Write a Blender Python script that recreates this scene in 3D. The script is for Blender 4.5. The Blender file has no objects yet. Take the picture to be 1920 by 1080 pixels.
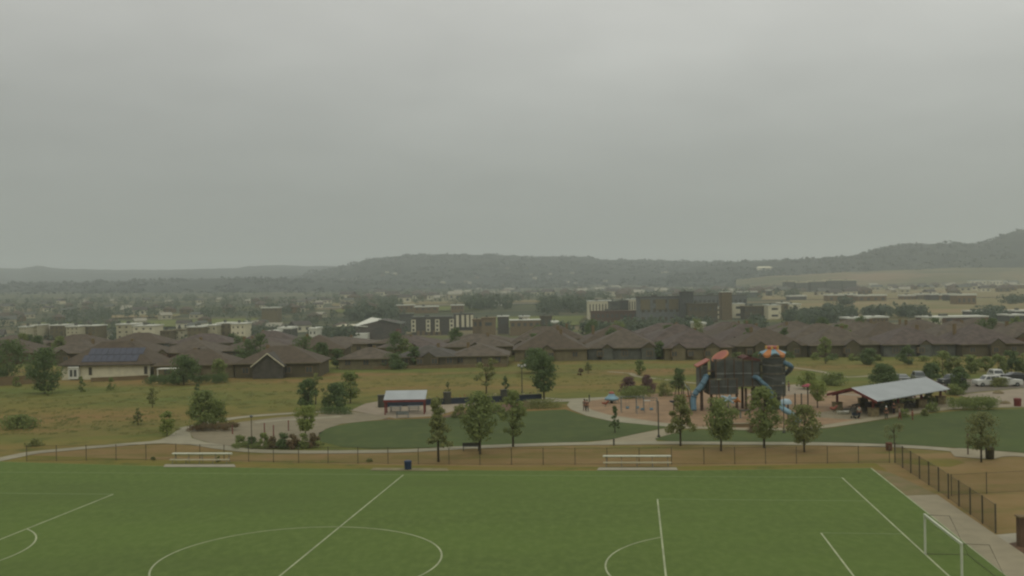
import bpy, math, random
from math import sin, cos, pi, radians, atan2, hypot
from mathutils import Vector, Matrix, noise
from mathutils.geometry import tessellate_polygon
random.seed(11)
S = bpy.context.scene
COL = S.collection
# ------------------------------------------------------------ camera
F, ROLL, CH = 1937.8, -0.01517, 17.35          # focal length in 1920-wide pixels, roll, height above the pitch
cam_d = bpy.data.cameras.new("camera"); cam = bpy.data.objects.new("camera", cam_d); COL.objects.link(cam)
cam_d.sensor_width = 36; cam_d.lens = 36*F/1920; cam_d.clip_start = .5; cam_d.clip_end = 30000
cam.matrix_world = Matrix.Translation((0, 0, CH)) @ Matrix.Rotation(pi/2, 4, 'X') @ Matrix.Rotation(ROLL, 4, 'Z')
S.camera = cam
S.render.resolution_x, S.render.resolution_y = 1024, 576
S.view_settings.view_transform = 'Standard'; S.view_settings.look = 'None'
S.view_settings.exposure = -.3; S.view_settings.gamma = 1
S.cycles.max_bounces = 6; S.cycles.volume_bounces = 1; S.cycles.transparent_max_bounces = 16
S.cycles.filter_width = 2.3
# ------------------------------------------------------------ world: overcast sky
SUN_EL, SUN_AZ = radians(52), radians(200)
W = bpy.data.worlds.new("World"); S.world = W; W.use_nodes = True
nt = W.node_tree; N = nt.nodes; L = nt.links; N.clear()
def nd(t, **k):
    n = N.new(t)
    for a, b in k.items(): setattr(n, a, b)
    return n
out = nd('ShaderNodeOutputWorld'); bg = nd('ShaderNodeBackground'); L.new(bg.outputs[0], out.inputs[0])
sky = nd('ShaderNodeTexSky', sky_type='NISHITA', sun_disc=False, sun_elevation=SUN_EL, sun_rotation=SUN_AZ)
tc = nd('ShaderNodeTexCoord'); sep = nd('ShaderNodeSeparateXYZ'); L.new(tc.outputs['Generated'], sep.inputs[0])
def mth(op, a, b=None, c=None, cl=False):
    m = nd('ShaderNodeMath', operation=op, use_clamp=cl)
    for i, v in enumerate((a, b, c)):
        if v is None: continue
        if isinstance(v, (int, float)): m.inputs[i].default_value = v
        else: L.new(v, m.inputs[i])
    return m.outputs[0]
el = mth('MAXIMUM', sep.outputs[2], 0)
# cloud layer seen from below: noise over direction / elevation
inv = mth('DIVIDE', 1, mth('ADD', el, .16))
cx = mth('MULTIPLY', sep.outputs[0], inv); cy = mth('MULTIPLY', sep.outputs[1], inv)
cmb = nd('ShaderNodeCombineXYZ'); L.new(cx, cmb.inputs[0]); L.new(cy, cmb.inputs[1])
nz = nd('ShaderNodeTexNoise'); nz.inputs['Scale'].default_value = .55; nz.inputs['Detail'].default_value = 4
nz.inputs['Roughness'].default_value = .5
L.new(cmb.outputs[0], nz.inputs[0])
nz2 = nd('ShaderNodeTexNoise'); nz2.inputs['Scale'].default_value = 2.2; nz2.inputs['Detail'].default_value = 5; L.new(cmb.outputs[0], nz2.inputs[0])
cl = mth('ADD', mth('MULTIPLY', mth('SUBTRACT', nz.outputs[0], .5), .62), mth('MULTIPLY', mth('SUBTRACT', nz2.outputs[0], .5), .16))
cl = mth('MULTIPLY', cl, mth('MINIMUM', mth('MULTIPLY', el, 5), 1))
lum = mth('MULTIPLY', mth('MULTIPLY', mth('MULTIPLY_ADD', mth('MINIMUM', el, .5), 1.68, .272), mth('MULTIPLY_ADD', mth('MULTIPLY', sep.outputs[0], mth('MINIMUM', el, .15)), 1.7, .99)), mth('ADD', cl, 1))   # bright overhead, dim at the horizon
ov = nd('ShaderNodeMix', data_type='RGBA'); ov.blend_type = 'MIX'
tint = nd('ShaderNodeMix', data_type='RGBA'); L.new(mth('MULTIPLY', el, 4, cl=True), tint.inputs[0])
tint.inputs[6].default_value = (.955, 1.0, .915, 1); tint.inputs[7].default_value = (1.0, 1.0, .935, 1)
vm = nd('ShaderNodeVectorMath', operation='SCALE'); L.new(tint.outputs[2], vm.inputs[0]); L.new(lum, vm.inputs[3])
vs = nd('ShaderNodeVectorMath', operation='SCALE'); L.new(sky.outputs[0], vs.inputs[0]); vs.inputs[3].default_value = .08
L.new(vm.outputs[0], ov.inputs[6]); L.new(vs.outputs[0], ov.inputs[7]); ov.inputs[0].default_value = .06
L.new(ov.outputs[2], bg.inputs[0]); bg.inputs[1].default_value = 1.0
sd = bpy.data.lights.new("sun", 'SUN'); sun = bpy.data.objects.new("sun", sd); COL.objects.link(sun)
sd.energy = .55; sd.angle = radians(35); sd.color = (1, .97, .92)
sun.rotation_euler = (pi/2-SUN_EL, 0, pi-SUN_AZ)
# ------------------------------------------------------------ pixel <-> world
CR, SR = cos(ROLL), sin(ROLL)
def ray(px, row):
    x, y = px-960, row-540
    return Vector(((x*CR+y*SR)/F, 1, -(-x*SR+y*CR)/F))
def hor(px): return 540+(px-960)*math.tan(ROLL)
TD = [0, 262, 330, 450, 620, 1000, 1600, 2400, 3200]
TC = [-3000, 0, 480, 960, 1440, 1920, 5000]
TZ = [[0]*7, [0]*7, [-1, -1, -1, -.5, -.4, -.2, 0], [-5, -6, -6, -5, -3, -3, -3], [-10, -10, -11, -11.5, -6, -6, -6],
      [-4, -4, -2, .3, -1, -2, -2], [6, 6, 5, 2.5, 3, 4, 4], [25, 22, 16, 10, 8, 15, 18], [45, 42, 38, 30, 30, 40, 40]]
def ground_z(x, y):
    if y <= TD[1]: return 0.0
    px = 960+F*x/y
    y = min(y, TD[-1])
    i = max(k for k in range(len(TD)-1) if TD[k] <= y); t = (y-TD[i])/(TD[i+1]-TD[i]); t = t*t*(3-2*t)
    px = min(max(px, TC[0]), TC[-1]-1)
    j = max(k for k in range(len(TC)-1) if TC[k] <= px); u = (px-TC[j])/(TC[j+1]-TC[j])
    g = lambda r: TZ[r][j]*(1-u)+TZ[r][j+1]*u
    return g(i)*(1-t)+g(i+1)*t
def P(px, row, z=0.0):                              # point of the level ground under a pixel
    d = ray(px, row); t = (CH-z)/-d.z
    return Vector((d.x*t, t, z))
def Q(px, d):                                       # ground point at a distance, straight down from a pixel column
    x = (px-960)/F*d
    return Vector((x, d, ground_z(x, d)))
def zrow(px, row, d): return CH-(row-hor(px))*d/F
# ------------------------------------------------------------ materials
def lin(c): c /= 255; return c/12.92 if c <= .04045 else ((c+.055)/1.055)**2.4
K = 1.08
def A(r, g, b, k=1.0): return tuple(min(.85, lin(v)/K*k) for v in (r, g, b))
MATS = {}
def mat(name, col, rough=.85, var=.12, scale=1.0, col2=None, island=False, metal=0, alpha=None, bump=0, spec=.25):
    if name in MATS: return MATS[name]
    m = bpy.data.materials.new(name); m.use_nodes = True; t = m.node_tree; n = t.nodes; l = t.links
    b = n['Principled BSDF']; b.inputs['Roughness'].default_value = rough; b.inputs['Metallic'].default_value = metal
    b.inputs['Specular IOR Level'].default_value = spec
    mix = n.new('ShaderNodeMix'); mix.data_type = 'RGBA'
    c2 = col2 if col2 else tuple(v*(1-var*2) for v in col)
    c1 = col if col2 else tuple(min(1, v*(1+var)) for v in col)
    mix.inputs[6].default_value = (*c1, 1); mix.inputs[7].default_value = (*c2, 1)
    g = n.new('ShaderNodeNewGeometry')
    tn = n.new('ShaderNodeTexNoise'); tn.inputs['Scale'].default_value = scale; tn.inputs['Detail'].default_value = 6
    l.new(g.outputs['Position'], tn.inputs[0])
    if island:
        ad = n.new('ShaderNodeMath'); ad.operation = 'MULTIPLY_ADD'; l.new(g.outputs['Random Per Island'], ad.inputs[0])
        ad.inputs[1].default_value = .6; l.new(tn.outputs[0], ad.inputs[2]); sb = n.new('ShaderNodeMath'); sb.operation = 'SUBTRACT'; sb.use_clamp = True
        l.new(ad.outputs[0], sb.inputs[0]); sb.inputs[1].default_value = .3; l.new(sb.outputs[0], mix.inputs[0])
    else:
        mr = n.new('ShaderNodeMapRange'); mr.inputs[1].default_value = .36; mr.inputs[2].default_value = .64
        l.new(tn.outputs[0], mr.inputs[0]); l.new(mr.outputs[0], mix.inputs[0])
    l.new(mix.outputs[2], b.inputs['Base Color'])
    if bump:
        bn = n.new('ShaderNodeBump'); bn.inputs['Strength'].default_value = bump; l.new(tn.outputs[0], bn.inputs['Height']); l.new(bn.outputs[0], b.inputs['Normal'])
    if island:                                          # leaves let light through
        tl = n.new('ShaderNodeBsdfTranslucent'); l.new(mix.outputs[2], tl.inputs[0]); ms = n.new('ShaderNodeMixShader'); ms.inputs[0].default_value = .42
        l.new(b.outputs[0], ms.inputs[1]); l.new(tl.outputs[0], ms.inputs[2]); l.new(ms.outputs[0], n['Material Output'].inputs[0])
    if alpha is not None:
        tr = n.new('ShaderNodeBsdfTransparent'); mx = n.new('ShaderNodeMixShader'); mx.inputs[0].default_value = alpha
        l.new(tr.outputs[0], mx.inputs[1]); l.new(b.outputs[0], mx.inputs[2]); l.new(mx.outputs[0], n['Material Output'].inputs[0])
    MATS[name] = m; return m
def ground_mat(name, layers, rough=.95):
    """layers: [base, (colour, noise scale xyz, lo, hi, detail) ...] patches of different cover laid over one another"""
    m = bpy.data.materials.new(name); m.use_nodes = True; t = m.node_tree; n = t.nodes; l = t.links
    b = n['Principled BSDF']; b.inputs['Roughness'].default_value = rough; b.inputs['Specular IOR Level'].default_value = .1
    g = n.new('ShaderNodeNewGeometry'); cur = None
    for i, (c, sc, lo, hi, det) in enumerate(layers[1:]):
        mp = n.new('ShaderNodeMapping'); mp.inputs['Scale'].default_value = sc; mp.inputs['Location'].default_value = (i*7.3, i*3.1, 0); l.new(g.outputs['Position'], mp.inputs[0])
        tn = n.new('ShaderNodeTexNoise'); tn.inputs['Scale'].default_value = 1; tn.inputs['Detail'].default_value = det; tn.inputs['Roughness'].default_value = .62; l.new(mp.outputs[0], tn.inputs[0])
        mr = n.new('ShaderNodeMapRange'); mr.inputs[1].default_value = lo; mr.inputs[2].default_value = hi; l.new(tn.outputs[0], mr.inputs[0])
        mx = n.new('ShaderNodeMix'); mx.data_type = 'RGBA'; l.new(mr.outputs[0], mx.inputs[0]); mx.inputs[7].default_value = (*c, 1)
        if cur: l.new(cur, mx.inputs[6])
        else: mx.inputs[6].default_value = (*layers[0], 1)
        cur = mx.outputs[2]
    l.new(cur, b.inputs['Base Color']); MATS[name] = m; return m
M = dict(
 turf=ground_mat('turf', [A(89, 107, 52), (A(83, 99, 50), (.03, .06, 1), .35, .65, 4), (A(100, 115, 61), (1.6, .9, 1), .42, .78, 9), (A(84, 98, 52), (.02, .07, 1), .5, .75, 7)]),
 lawn=ground_mat('lawn', [A(79, 91, 52), (A(70, 80, 48), (.06, .05, 1), .35, .65, 5), (A(88, 96, 54), (.5, .5, 1), .5, .8, 6)]),
 dry=ground_mat('dry', [A(132, 112, 74), (A(120, 102, 62), (.15, .2, 1), .4, .65, 7), (A(98, 98, 48), (.035, .22, 1), .5, .68, 6), (A(136, 110, 76), (.6, .6, 1), .5, .75, 8)]),
 verge=ground_mat('verge', [A(106, 104, 46), (A(118, 104, 56), (.08, .5, 1), .4, .6, 6), (A(84, 92, 44), (.3, .4, 1), .52, .7, 6)]),
 meadow=ground_mat('meadow', [A(116, 106, 56), (A(94, 102, 50), (.014, .03, 1), .42, .6, 7), (A(126, 102, 64), (.012, .045, 1), .5, .66, 8), (A(76, 84, 40), (.22, .22, 1), .5, .75, 7), (A(116, 110, 56), (.5, .3, 1), .58, .8, 6)]),
 valley=ground_mat('valley', [A(76, 80, 56), (A(58, 66, 50), (.006, .012, 1), .45, .6, 8), (A(116, 104, 76), (.003, .009, 1), .52, .62, 6), (A(96, 98, 50), (.004, .012, 1), .56, .64, 5)]),
 path=mat('path', A(144, 138, 115), var=.06, scale=.6), slab=mat('slab', A(150, 144, 124), var=.05, scale=.8),
 path_pink=mat('path_pink', A(142, 133, 108), var=.05, scale=.7), plaza=mat('plaza', A(126, 117, 94), var=.06, scale=.5),
 plaza_light=mat('plaza_light', A(142, 130, 110), var=.06, scale=.4),
 play=mat('play', A(138, 113, 84), var=.1, scale=.35, bump=.1), bark_bed=mat('bark_bed', A(98, 74, 54), var=.2, scale=2),
 dirt=mat('dirt', A(122, 106, 74), var=.12, scale=.5, col2=A(104, 100, 58)), asphalt=mat('asphalt', A(108, 100, 86), var=.08, scale=.4),
 line=mat('line', A(158, 164, 128), var=.1, scale=.6), line_faint=mat('line_faint', A(122, 136, 92), var=.1, scale=.5),
 line_yellow=mat('line_yellow', A(124, 128, 76), var=.1, scale=.5),
 hill=ground_mat('hill', [A(40, 48, 34), (A(20, 28, 22), (.02, .02, .02), .42, .6, 8), (A(72, 74, 54), (.005, .004, .004), .6, .72, 8)]),
 hill_tan=ground_mat('hill_tan', [A(104, 98, 68), (A(74, 80, 54), (.006, .008, .01), .45, .62, 8), (A(124, 106, 80), (.003, .004, .01), .54, .64, 6)]),
 bark=mat('bark', A(64, 56, 40), var=.15, scale=3), post=mat('post', A(84, 78, 60), var=.1, scale=3),
 link=mat('link', A(62, 58, 42), alpha=.13), link_dense=mat('link_dense', A(58, 60, 42), alpha=.3),
 alu=mat('alu', A(208, 210, 190), rough=.5, var=.05), alu2=mat('alu2', A(176, 170, 140), rough=.6, var=.05), goalw=mat('goalw', A(184, 188, 164), rough=.45, var=.03),
 steel=mat('steel', A(112, 116, 110), rough=.5), dark=mat('dark', A(66, 66, 56), rough=.6), darkblue=mat('darkblue', A(46, 54, 64), rough=.6),
 binblue=mat('binblue', A(44, 58, 82), rough=.5), red=mat('red', A(112, 54, 48), rough=.6), redlight=mat('redlight', A(136, 78, 56), rough=.6, var=.1),
 metal_roof=mat('metal_roof', A(158, 163, 162), rough=.5, var=.04, scale=.5), stone=mat('stone', A(122, 110, 80), var=.16, scale=3),
 wood=mat('wood', A(88, 72, 58), var=.15, scale=3), net=mat('net', A(94, 97, 90), rough=.8), net2=mat('net2', A(108, 104, 88), rough=.8),
 tube=mat('tube', A(84, 112, 124), rough=.35, var=.06), tube_light=mat('tube_light', A(148, 168, 174), rough=.35), orange=mat('orange', A(176, 116, 66), rough=.5, var=.05),
 coral=mat('coral', A(156, 92, 76), rough=.55, var=.05), coral_rim=mat('coral_rim', A(170, 116, 76), rough=.5), yellow=mat('yellow', A(200, 160, 90), rough=.5),
 skyblue=mat('skyblue', A(118, 148, 158), rough=.5), pinkroof=mat('pinkroof', A(150, 66, 76), rough=.6), panelpale=mat('panelpale', A(138, 142, 118), rough=.6),
 white=mat('white', A(200, 200, 184), rough=.5, var=.03), offwhite=mat('offwhite', A(202, 196, 166), rough=.8, var=.05), cream=mat('cream', A(176, 170, 140), rough=.85, var=.06),
 creamdark=mat('creamdark', A(112, 104, 78), rough=.85, var=.06), glass=mat('glass', A(56, 62, 60), rough=.15, var=.05, spec=.5), glass_far=mat('glass_far', A(74, 76, 70), rough=.4, var=.05),
 charcoal=mat('charcoal', A(80, 77, 68), rough=.8), greywall=mat('greywall', A(92, 94, 84), rough=.85), taupe=mat('taupe', A(88, 82, 62), rough=.9, var=.08, scale=.3),
 tan=mat('tan', A(118, 102, 74), rough=.9, var=.06), brick=mat('brick', A(96, 76, 58), rough=.9, var=.1),
 solar=mat('solar', A(66, 69, 80), rough=.3, var=.06, scale=.8), rubber=mat('rubber', A(30, 30, 30), rough=.9), skin=mat('skin', A(150, 110, 86), rough=.6, var=.02),
 hair=mat('hair', A(50, 40, 32), rough=.8), flower=mat('flower', A(190, 140, 60), var=.1), flower_white=mat('flower_white', A(190, 180, 150), var=.1),
 carwhite=mat('carwhite', A(188, 188, 178), rough=.3, var=.02, spec=.5), cargrey=mat('cargrey', A(96, 100, 96), rough=.3, var=.02, spec=.5), cardark=mat('cardark', A(50, 52, 52), rough=.3, var=.02, spec=.5),
 lamp=mat('lamp', A(190, 190, 180), rough=.4), taillight=mat('taillight', A(120, 30, 26), rough=.4),
)
def leafm(name, c1, c2):
    c1 = (c1[0]*5.5, c1[1]*4.8, c1[2]*5.4); c2 = (c2[0]*8.6, c2[1]*7.4, c2[2]*8.2)
    return mat(name, c1, rough=.8, col2=c2, island=True, scale=.5, spec=.15)
LEAF = dict(
 mid=leafm('leaf_mid', A(63, 72, 36), A(38, 47, 27)), dark=leafm('leaf_dark', A(48, 60, 32), A(30, 40, 24)),
 olive=leafm('leaf_olive', A(63, 69, 36), A(42, 48, 29)), faint=leafm('leaf_faint', A(60, 66, 37), A(42, 48, 30)),
 purple=leafm('leaf_purple', A(56, 44, 38), A(38, 34, 30)), bright=leafm('leaf_bright', A(66, 75, 35), A(46, 55, 29)),
 redbush=leafm('leaf_redbush', A(60, 50, 34), A(40, 43, 28)), far=leafm('leaf_far', A(45, 53, 37), A(27, 35, 27)))
roofs = [mat('roof_brown', A(91, 82, 69), var=.14, scale=.8), mat('roof_plum', A(88, 78, 70), var=.14, scale=.8), mat('roof_umber', A(84, 74, 60), var=.1, scale=.8), mat('roof_grey', A(80, 76, 68), var=.1, scale=.8)]
# ------------------------------------------------------------ mesh helper
class MB:
    def __init__(s): s.v, s.f, s.m, s.mats = [], [], [], []
    def mi(s, m):
        if m not in s.mats: s.mats.append(m)
        return s.mats.index(m)
    def add(s, vs, fs, m):
        o = len(s.v); s.v += [tuple(v) for v in vs]; k = s.mi(m)
        for f in fs: s.f.append(tuple(i+o for i in f)); s.m.append(k)
        return s
    def box(s, x0, x1, y0, y1, z0, z1, m, T=None):
        vs = [Vector((x, y, z)) for z in (z0, z1) for y in (y0, y1) for x in (x0, x1)]
        if T: vs = [T @ v for v in vs]
        return s.add(vs, [(0, 2, 3, 1), (4, 5, 7, 6), (0, 1, 5, 4), (2, 6, 7, 3), (0, 4, 6, 2), (1, 3, 7, 5)], m)
    def tube(s, pts, r, m, n=8, cap=True):
        pts = [Vector(p) for p in pts]; rs = r if isinstance(r, (list, tuple)) else [r]*len(pts); vs = []; fs = []
        for i, p in enumerate(pts):
            t = (pts[min(i+1, len(pts)-1)]-pts[max(i-1, 0)]).normalized()
            a = t.cross(Vector((0, 0, 1)) if abs(t.z) < .9 else Vector((1, 0, 0))).normalized(); b = t.cross(a)
            for k in range(n):
                q = 2*pi*k/n; vs.append(p+(a*cos(q)+b*sin(q))*rs[i])
        for i in range(len(pts)-1):
            for k in range(n): fs.append((i*n+k, i*n+(k+1) % n, (i+1)*n+(k+1) % n, (i+1)*n+k))
        if cap: fs += [tuple(range(n)), tuple(range((len(pts)-1)*n, len(pts)*n))]
        return s.add(vs, fs, m)
    def cyl(s, x, y, z0, z1, r, m, n=12, r2=None): return s.tube([(x, y, z0), (x, y, z1)], [r, r if r2 is None else r2], m, n)
    def prism(s, prof, y0, y1, m):                      # xz profile pushed along y
        n = len(prof); vs = [(x, y0, z) for x, z in prof]+[(x, y1, z) for x, z in prof]
        return s.add(vs, [tuple(range(n)), tuple(range(2*n-1, n-1, -1))]+[(i, (i+1) % n, (i+1) % n+n, i+n) for i in range(n)], m)
    def lathe(s, prof, m, n=16, cx=0, cy=0):
        vs = [(cx+r*cos(2*pi*k/n), cy+r*sin(2*pi*k/n), z) for r, z in prof for k in range(n)]
        return s.add(vs, [(i*n+k, i*n+(k+1) % n, (i+1)*n+(k+1) % n, (i+1)*n+k) for i in range(len(prof)-1) for k in range(n)], m)
    def build(s, name, parent=None, smooth=False, loc=None):
        me = bpy.data.meshes.new(name); me.from_pydata(s.v, [], s.f); me.update()
        for m in s.mats: me.materials.append(m)
        me.polygons.foreach_set('material_index', s.m)
        if smooth: me.polygons.foreach_set('use_smooth', [True]*len(s.f))
        o = bpy.data.objects.new(name, me); COL.objects.link(o)
        if parent: o.parent = parent
        if loc is not None: o.location = loc
        return o
def tag(o, label, cat, group=None, kind=None):
    o['label'] = label; o['category'] = cat
    if group: o['group'] = group
    if kind: o['kind'] = kind
    return o
def struct(o): o['kind'] = 'structure'; return o
def thing(name, label, cat, loc=(0, 0, 0), rz=0, group=None):
    o = bpy.data.objects.new(name, None); COL.objects.link(o); o.location = loc; o.rotation_euler = (0, 0, rz); o.empty_display_size = .3
    return tag(o, label, cat, group)
def copy_tree(o, parent=None):
    c = o.copy(); COL.objects.link(c)
    if parent: c.parent = parent
    for ch in list(o.children): copy_tree(ch, c)
    return c
# ------------------------------------------------------------ ground
def grid_sheet():
    ys = [-150, -40, 0, 60, 120, 180, 240, 262, 285, 310, 330, 360, 400, 450, 500, 560, 620, 700, 800, 900, 1000, 1150, 1300, 1450, 1600, 1800, 2000, 2200, 2400, 2700, 3000, 3200, 4500, 6000, 9000]
    xs = sorted(set([s*v for v in (0, 60, 120, 180, 240, 300, 370, 450, 540, 640, 760, 900, 1100, 1300, 1600, 2000, 2600, 3500, 5000, 8000) for s in (1, -1)]))
    vs = [(x, y, ground_z(x, y) if y > 0 else 0) for y in ys for x in xs]; n = len(xs)
    b = MB(); near = [j for j in range(len(ys)-1)]
    for j in near:
        for i in range(n-1):
            f = (j*n+i, j*n+i+1, (j+1)*n+i+1, (j+1)*n+i); s = M['meadow'] if ys[j] < 285 else M['valley']
            b.f.append(f); b.m.append(b.mi(s))
    b.v = vs
    return b
g = struct(grid_sheet().build('ground'))
def sheet(name, pts, z, m, world=False):
    vs = [Vector((p[0], p[1], z)) for p in pts] if world else [P(p[0], p[1], 0)+Vector((0, 0, z)) for p in pts]
    tr = tessellate_polygon([vs]); b = MB(); b.add(vs, [t for t in tr], m)
    o = b.build(name)
    me = o.data
    for p in me.polygons:
        if p.normal.z < 0: p.flip()
    return struct(o)
def smooth_pts(pts, k=6):
    out_ = []
    for i in range(len(pts)-1):
        p0, p1, p2, p3 = pts[max(i-1, 0)], pts[i], pts[i+1], pts[min(i+2, len(pts)-1)]
        for j in range(k):
            t = j/k
            out_.append(.5*((2*p1)+(p2-p0)*t+(2*p0-5*p1+4*p2-p3)*t*t+(3*p1-p0-3*p2+p3)*t**3))
    return out_+[pts[-1]]
def strip_mb(b, pts, w, z, m):
    vs = []
    for i, p in enumerate(pts):
        t = (pts[min(i+1, len(pts)-1)]-pts[max(i-1, 0)]); t.z = 0; t.normalize(); s = Vector((-t.y, t.x, 0))*w/2
        vs += [(p.x+s.x, p.y+s.y, p.z+z), (p.x-s.x, p.y-s.y, p.z+z)]
    return b.add(vs, [(2*i, 2*i+1, 2*i+3, 2*i+2) for i in range(len(pts)-1)], m)
def strip(name, pix, w, z, m):
    return struct(strip_mb(MB(), smooth_pts([P(*p) for p in pix]), w, z, m).build(name))
sheet('dry_grass', [(-700, 880), (0, 857), (60, 847), (200, 835), (330, 830), (420, 842), (560, 849), (700, 849), (960, 836), (1200, 831), (1500, 833), (1760, 843), (1920, 853), (2700, 890), (3800, 1500), (-2000, 1500)], .008, M['dry'])
vpts = [(-700, 868), (0, 852), (240, 860), (480, 868), (960, 876), (1260, 875), (1600, 870), (1640, 868)]
sheet('verge', vpts+[(1660, 880), (1700, 925), (1700, 1100), (-700, 1100)], .014, M['verge'])
turf_far = [(-700, 846), (0, 866), (240, 873), (480, 878), (960, 883), (1270, 883), (1633, 878)]
ta, tb = P(1633, 878), P(1887, 1080); tdir = (tb-ta)/(tb-ta).length
tend = ta+tdir*75
sheet('turf', [(p.x, p.y) for p in [P(*q) for q in turf_far]]+[(tend.x, tend.y), (tend.x-40, tend.y-8), (-120, tend.y-8)], .024, M['turf'], world=True)
# pitch markings -------------------------------------------------
YAW, GX, GY, PL, PW = .117755, 25.5746, 62.0078, 79.646, 60.386
fu = Vector((cos(YAW), -sin(YAW), 0)); fv = Vector((sin(YAW), cos(YAW), 0)); g0 = Vector((GX, GY, 0))
def FP(u, v): return g0+fu*u+fv*v
def fline(name, pts, w=.12, m='line'): return struct(strip_mb(MB(), [FP(*p) for p in pts], w, .032, M[m]).build(name))
fline('goal_line', [(0, -45), (0, PW/2)]); fline('halfway_line', [(-PL/2, -40), (-PL/2, PW/2)])
fline('touch_line', [(-PL-14, PW/2+.1), (0, PW/2+.1)], .12, 'line_faint')
fline('penalty_line', [(-16.5, -20), (-16.5, 20.16)], .12); fline('penalty_line', [(-PL+16.5, -20), (-PL+16.5, 20.16)], .13)
fline('penalty_side_line', [(-16.43, 20.16), (-.1, 20.16)], .1, 'line_faint'); fline('penalty_side_line', [(-PL, 20.16), (-PL+16.4, 20.16)], .12, 'line_faint')
fline('goal_area_line', [(-5.5, -9), (-5.5, 9.16)], .12); fline('goal_area_side_line', [(-5.43, 9.16), (-.1, 9.16)], .1, 'line_faint')
fline('centre_circle', [(-PL/2+9.15*cos(a*pi/60), 9.15*sin(a*pi/60)) for a in range(121)], .12, 'line')
ang = math.acos(5.5/9.15)
fline('penalty_arc', [(-11-9.15*cos(-ang+2*ang*i/30), 9.15*sin(-ang+2*ang*i/30)) for i in range(31)], .11)
fline('penalty_arc', [(-PL+11+9.15*cos(-ang+2*ang*i/30), 9.15*sin(-ang+2*ang*i/30)) for i in range(31)], .12)
tf = [P(*q) for q in turf_far]
struct(strip_mb(MB(), tf, .1, .03, M['line_yellow']).build('turf_edge_line'))
struct(strip_mb(MB(), [ta, ta+tdir*70], .13, .034, M['line']).build('sideline'))
# paths, lawns, plazas -------------------------------------------
lower = [(-300, 905), (-80, 876), (0, 862), (60, 850), (130, 843), (210, 836), (300, 829.5), (360, 831), (420, 840), (480, 846), (560, 848), (640, 848), (760, 846), (850, 841), (960, 836), (1060, 833), (1150, 832), (1250, 831), (1400, 832), (1550, 833), (1680, 837), (1760, 842), (1850, 850), (1920, 854), (2100, 862)]
strip('path', lower, 2.1, .05, M['path'])
sheet('path_junction', [(1090, 834), (1060, 832), (1110, 829), (1145, 825), (1185, 816), (1232, 806.5), (1262, 801), (1275, 803), (1272, 811), (1245, 818), (1228, 823), (1232, 828), (1250, 830), (1320, 833)], .046, M['path_pink'])
sheet('path_junction', [(270, 830), (300, 825), (316, 819), (330, 809), (350, 800), (392, 789), (402, 794), (368, 803), (356, 812), (360, 822), (390, 831), (440, 840), (430, 844), (380, 836), (330, 833)], .046, M['path'])
strip('path', [(345, 804), (400, 791.5), (450, 783), (520, 777), (600, 773), (655, 771)], 2.0, .04, M['path'])
sheet('plaza', [(356, 812), (368, 803), (440, 793), (520, 783), (610, 776), (660, 772), (735, 781), (715, 787), (640, 795), (610, 805), (598, 815), (590, 826), (560, 834), (430, 838), (395, 831), (363, 822)], .03, M['plaza'])
strip('plaza_band', [(478, 793), (530, 788), (600, 784), (640, 781)], 1.6, .038, M['path'])
sheet('pavilion_pad', [(657, 770), (685, 757), (720, 751), (1000, 741), (1020, 747), (900, 757), (880, 762), (820, 780), (760, 784), (742, 785), (700, 777)], .034, M['plaza_light'])
sheet('planting_bed', [(690, 780), (742, 787), (820, 783), (900, 764), (990, 752), (1000, 757), (980, 772), (880, 778), (830, 785), (742, 789), (700, 785)], .026, M['bark_bed'])
sheet('lawn', [(598, 812), (620, 801), (660, 793), (720, 788), (830, 784), (880, 777), (970, 772), (1060, 768), (1085, 776), (1110, 784), (1150, 791), (1240, 799), (1252, 801), (1200, 812), (1140, 825), (1060, 830), (960, 833), (850, 838), (700, 842), (640, 838), (600, 828)], .03, M['lawn'])
sheet('path_bend', [(985, 752), (1025, 746), (1060, 748.5), (1130, 745), (1200, 740), (1215, 742), (1110, 751), (1096, 757), (1100, 763), (1112, 770), (1140, 778), (1240, 793), (1290, 796), (1275, 804), (1245, 800), (1150, 791), (1100, 780), (1070, 768), (1063, 760), (1068, 753), (1000, 756)], .044, M['path'])
sheet('playground_surface', [(1096, 757), (1110, 750), (1200, 741), (1290, 733), (1400, 730), (1500, 735), (1560, 733), (1640, 738), (1650, 760), (1615, 788), (1540, 797), (1480, 803), (1400, 803), (1290, 800), (1240, 794), (1140, 779), (1110, 771)], .038, M['play'])
strip('path', [(1270, 802), (1340, 803), (1400, 805), (1480, 805), (1540, 801), (1600, 792), (1660, 782), (1720, 773), (1800, 765), (1880, 763), (2050, 762)], 1.9, .052, M['path_pink'])
sheet('pavilion_pad', [(1530, 783), (1530, 775), (1600, 764), (1780, 748), (1810, 762), (1720, 774), (1660, 783), (1610, 788)], .046, M['plaza'])
sheet('lawn', [(1226, 824), (1240, 814), (1290, 806), (1480, 808.5), (1560, 803), (1650, 788), (1720, 778), (1800, 770), (1920, 767), (2300, 765), (2300, 857), (1920, 849), (1760, 838), (1680, 833), (1550, 829.5), (1400, 829), (1270, 829)], .03, M['lawn'])
sheet('sand_court', [(1790, 741), (1920, 728), (2200, 724), (2200, 764), (1880, 764), (1850, 752)], .03, M['plaza_light'])
sheet('car_park', [(1700, 722), (1800, 712), (2200, 690), (2200, 722), (1920, 727), (1790, 739)], .02, M['asphalt'])
sheet('path', [(1474, 741), (1474, 723), (1502, 720), (1530, 738)], .043, M['plaza_light'])
strip('path', [(1395, 741), (1450, 739), (1560, 739), (1680, 745), (1740, 743)], 2.0, .045, M['plaza_light'])
strip('trail', [(1140, 697), (1180, 700), (1196, 706), (1250, 712), (1310, 719), (1360, 718)], 1.2, .02, M['path_pink'])
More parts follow.
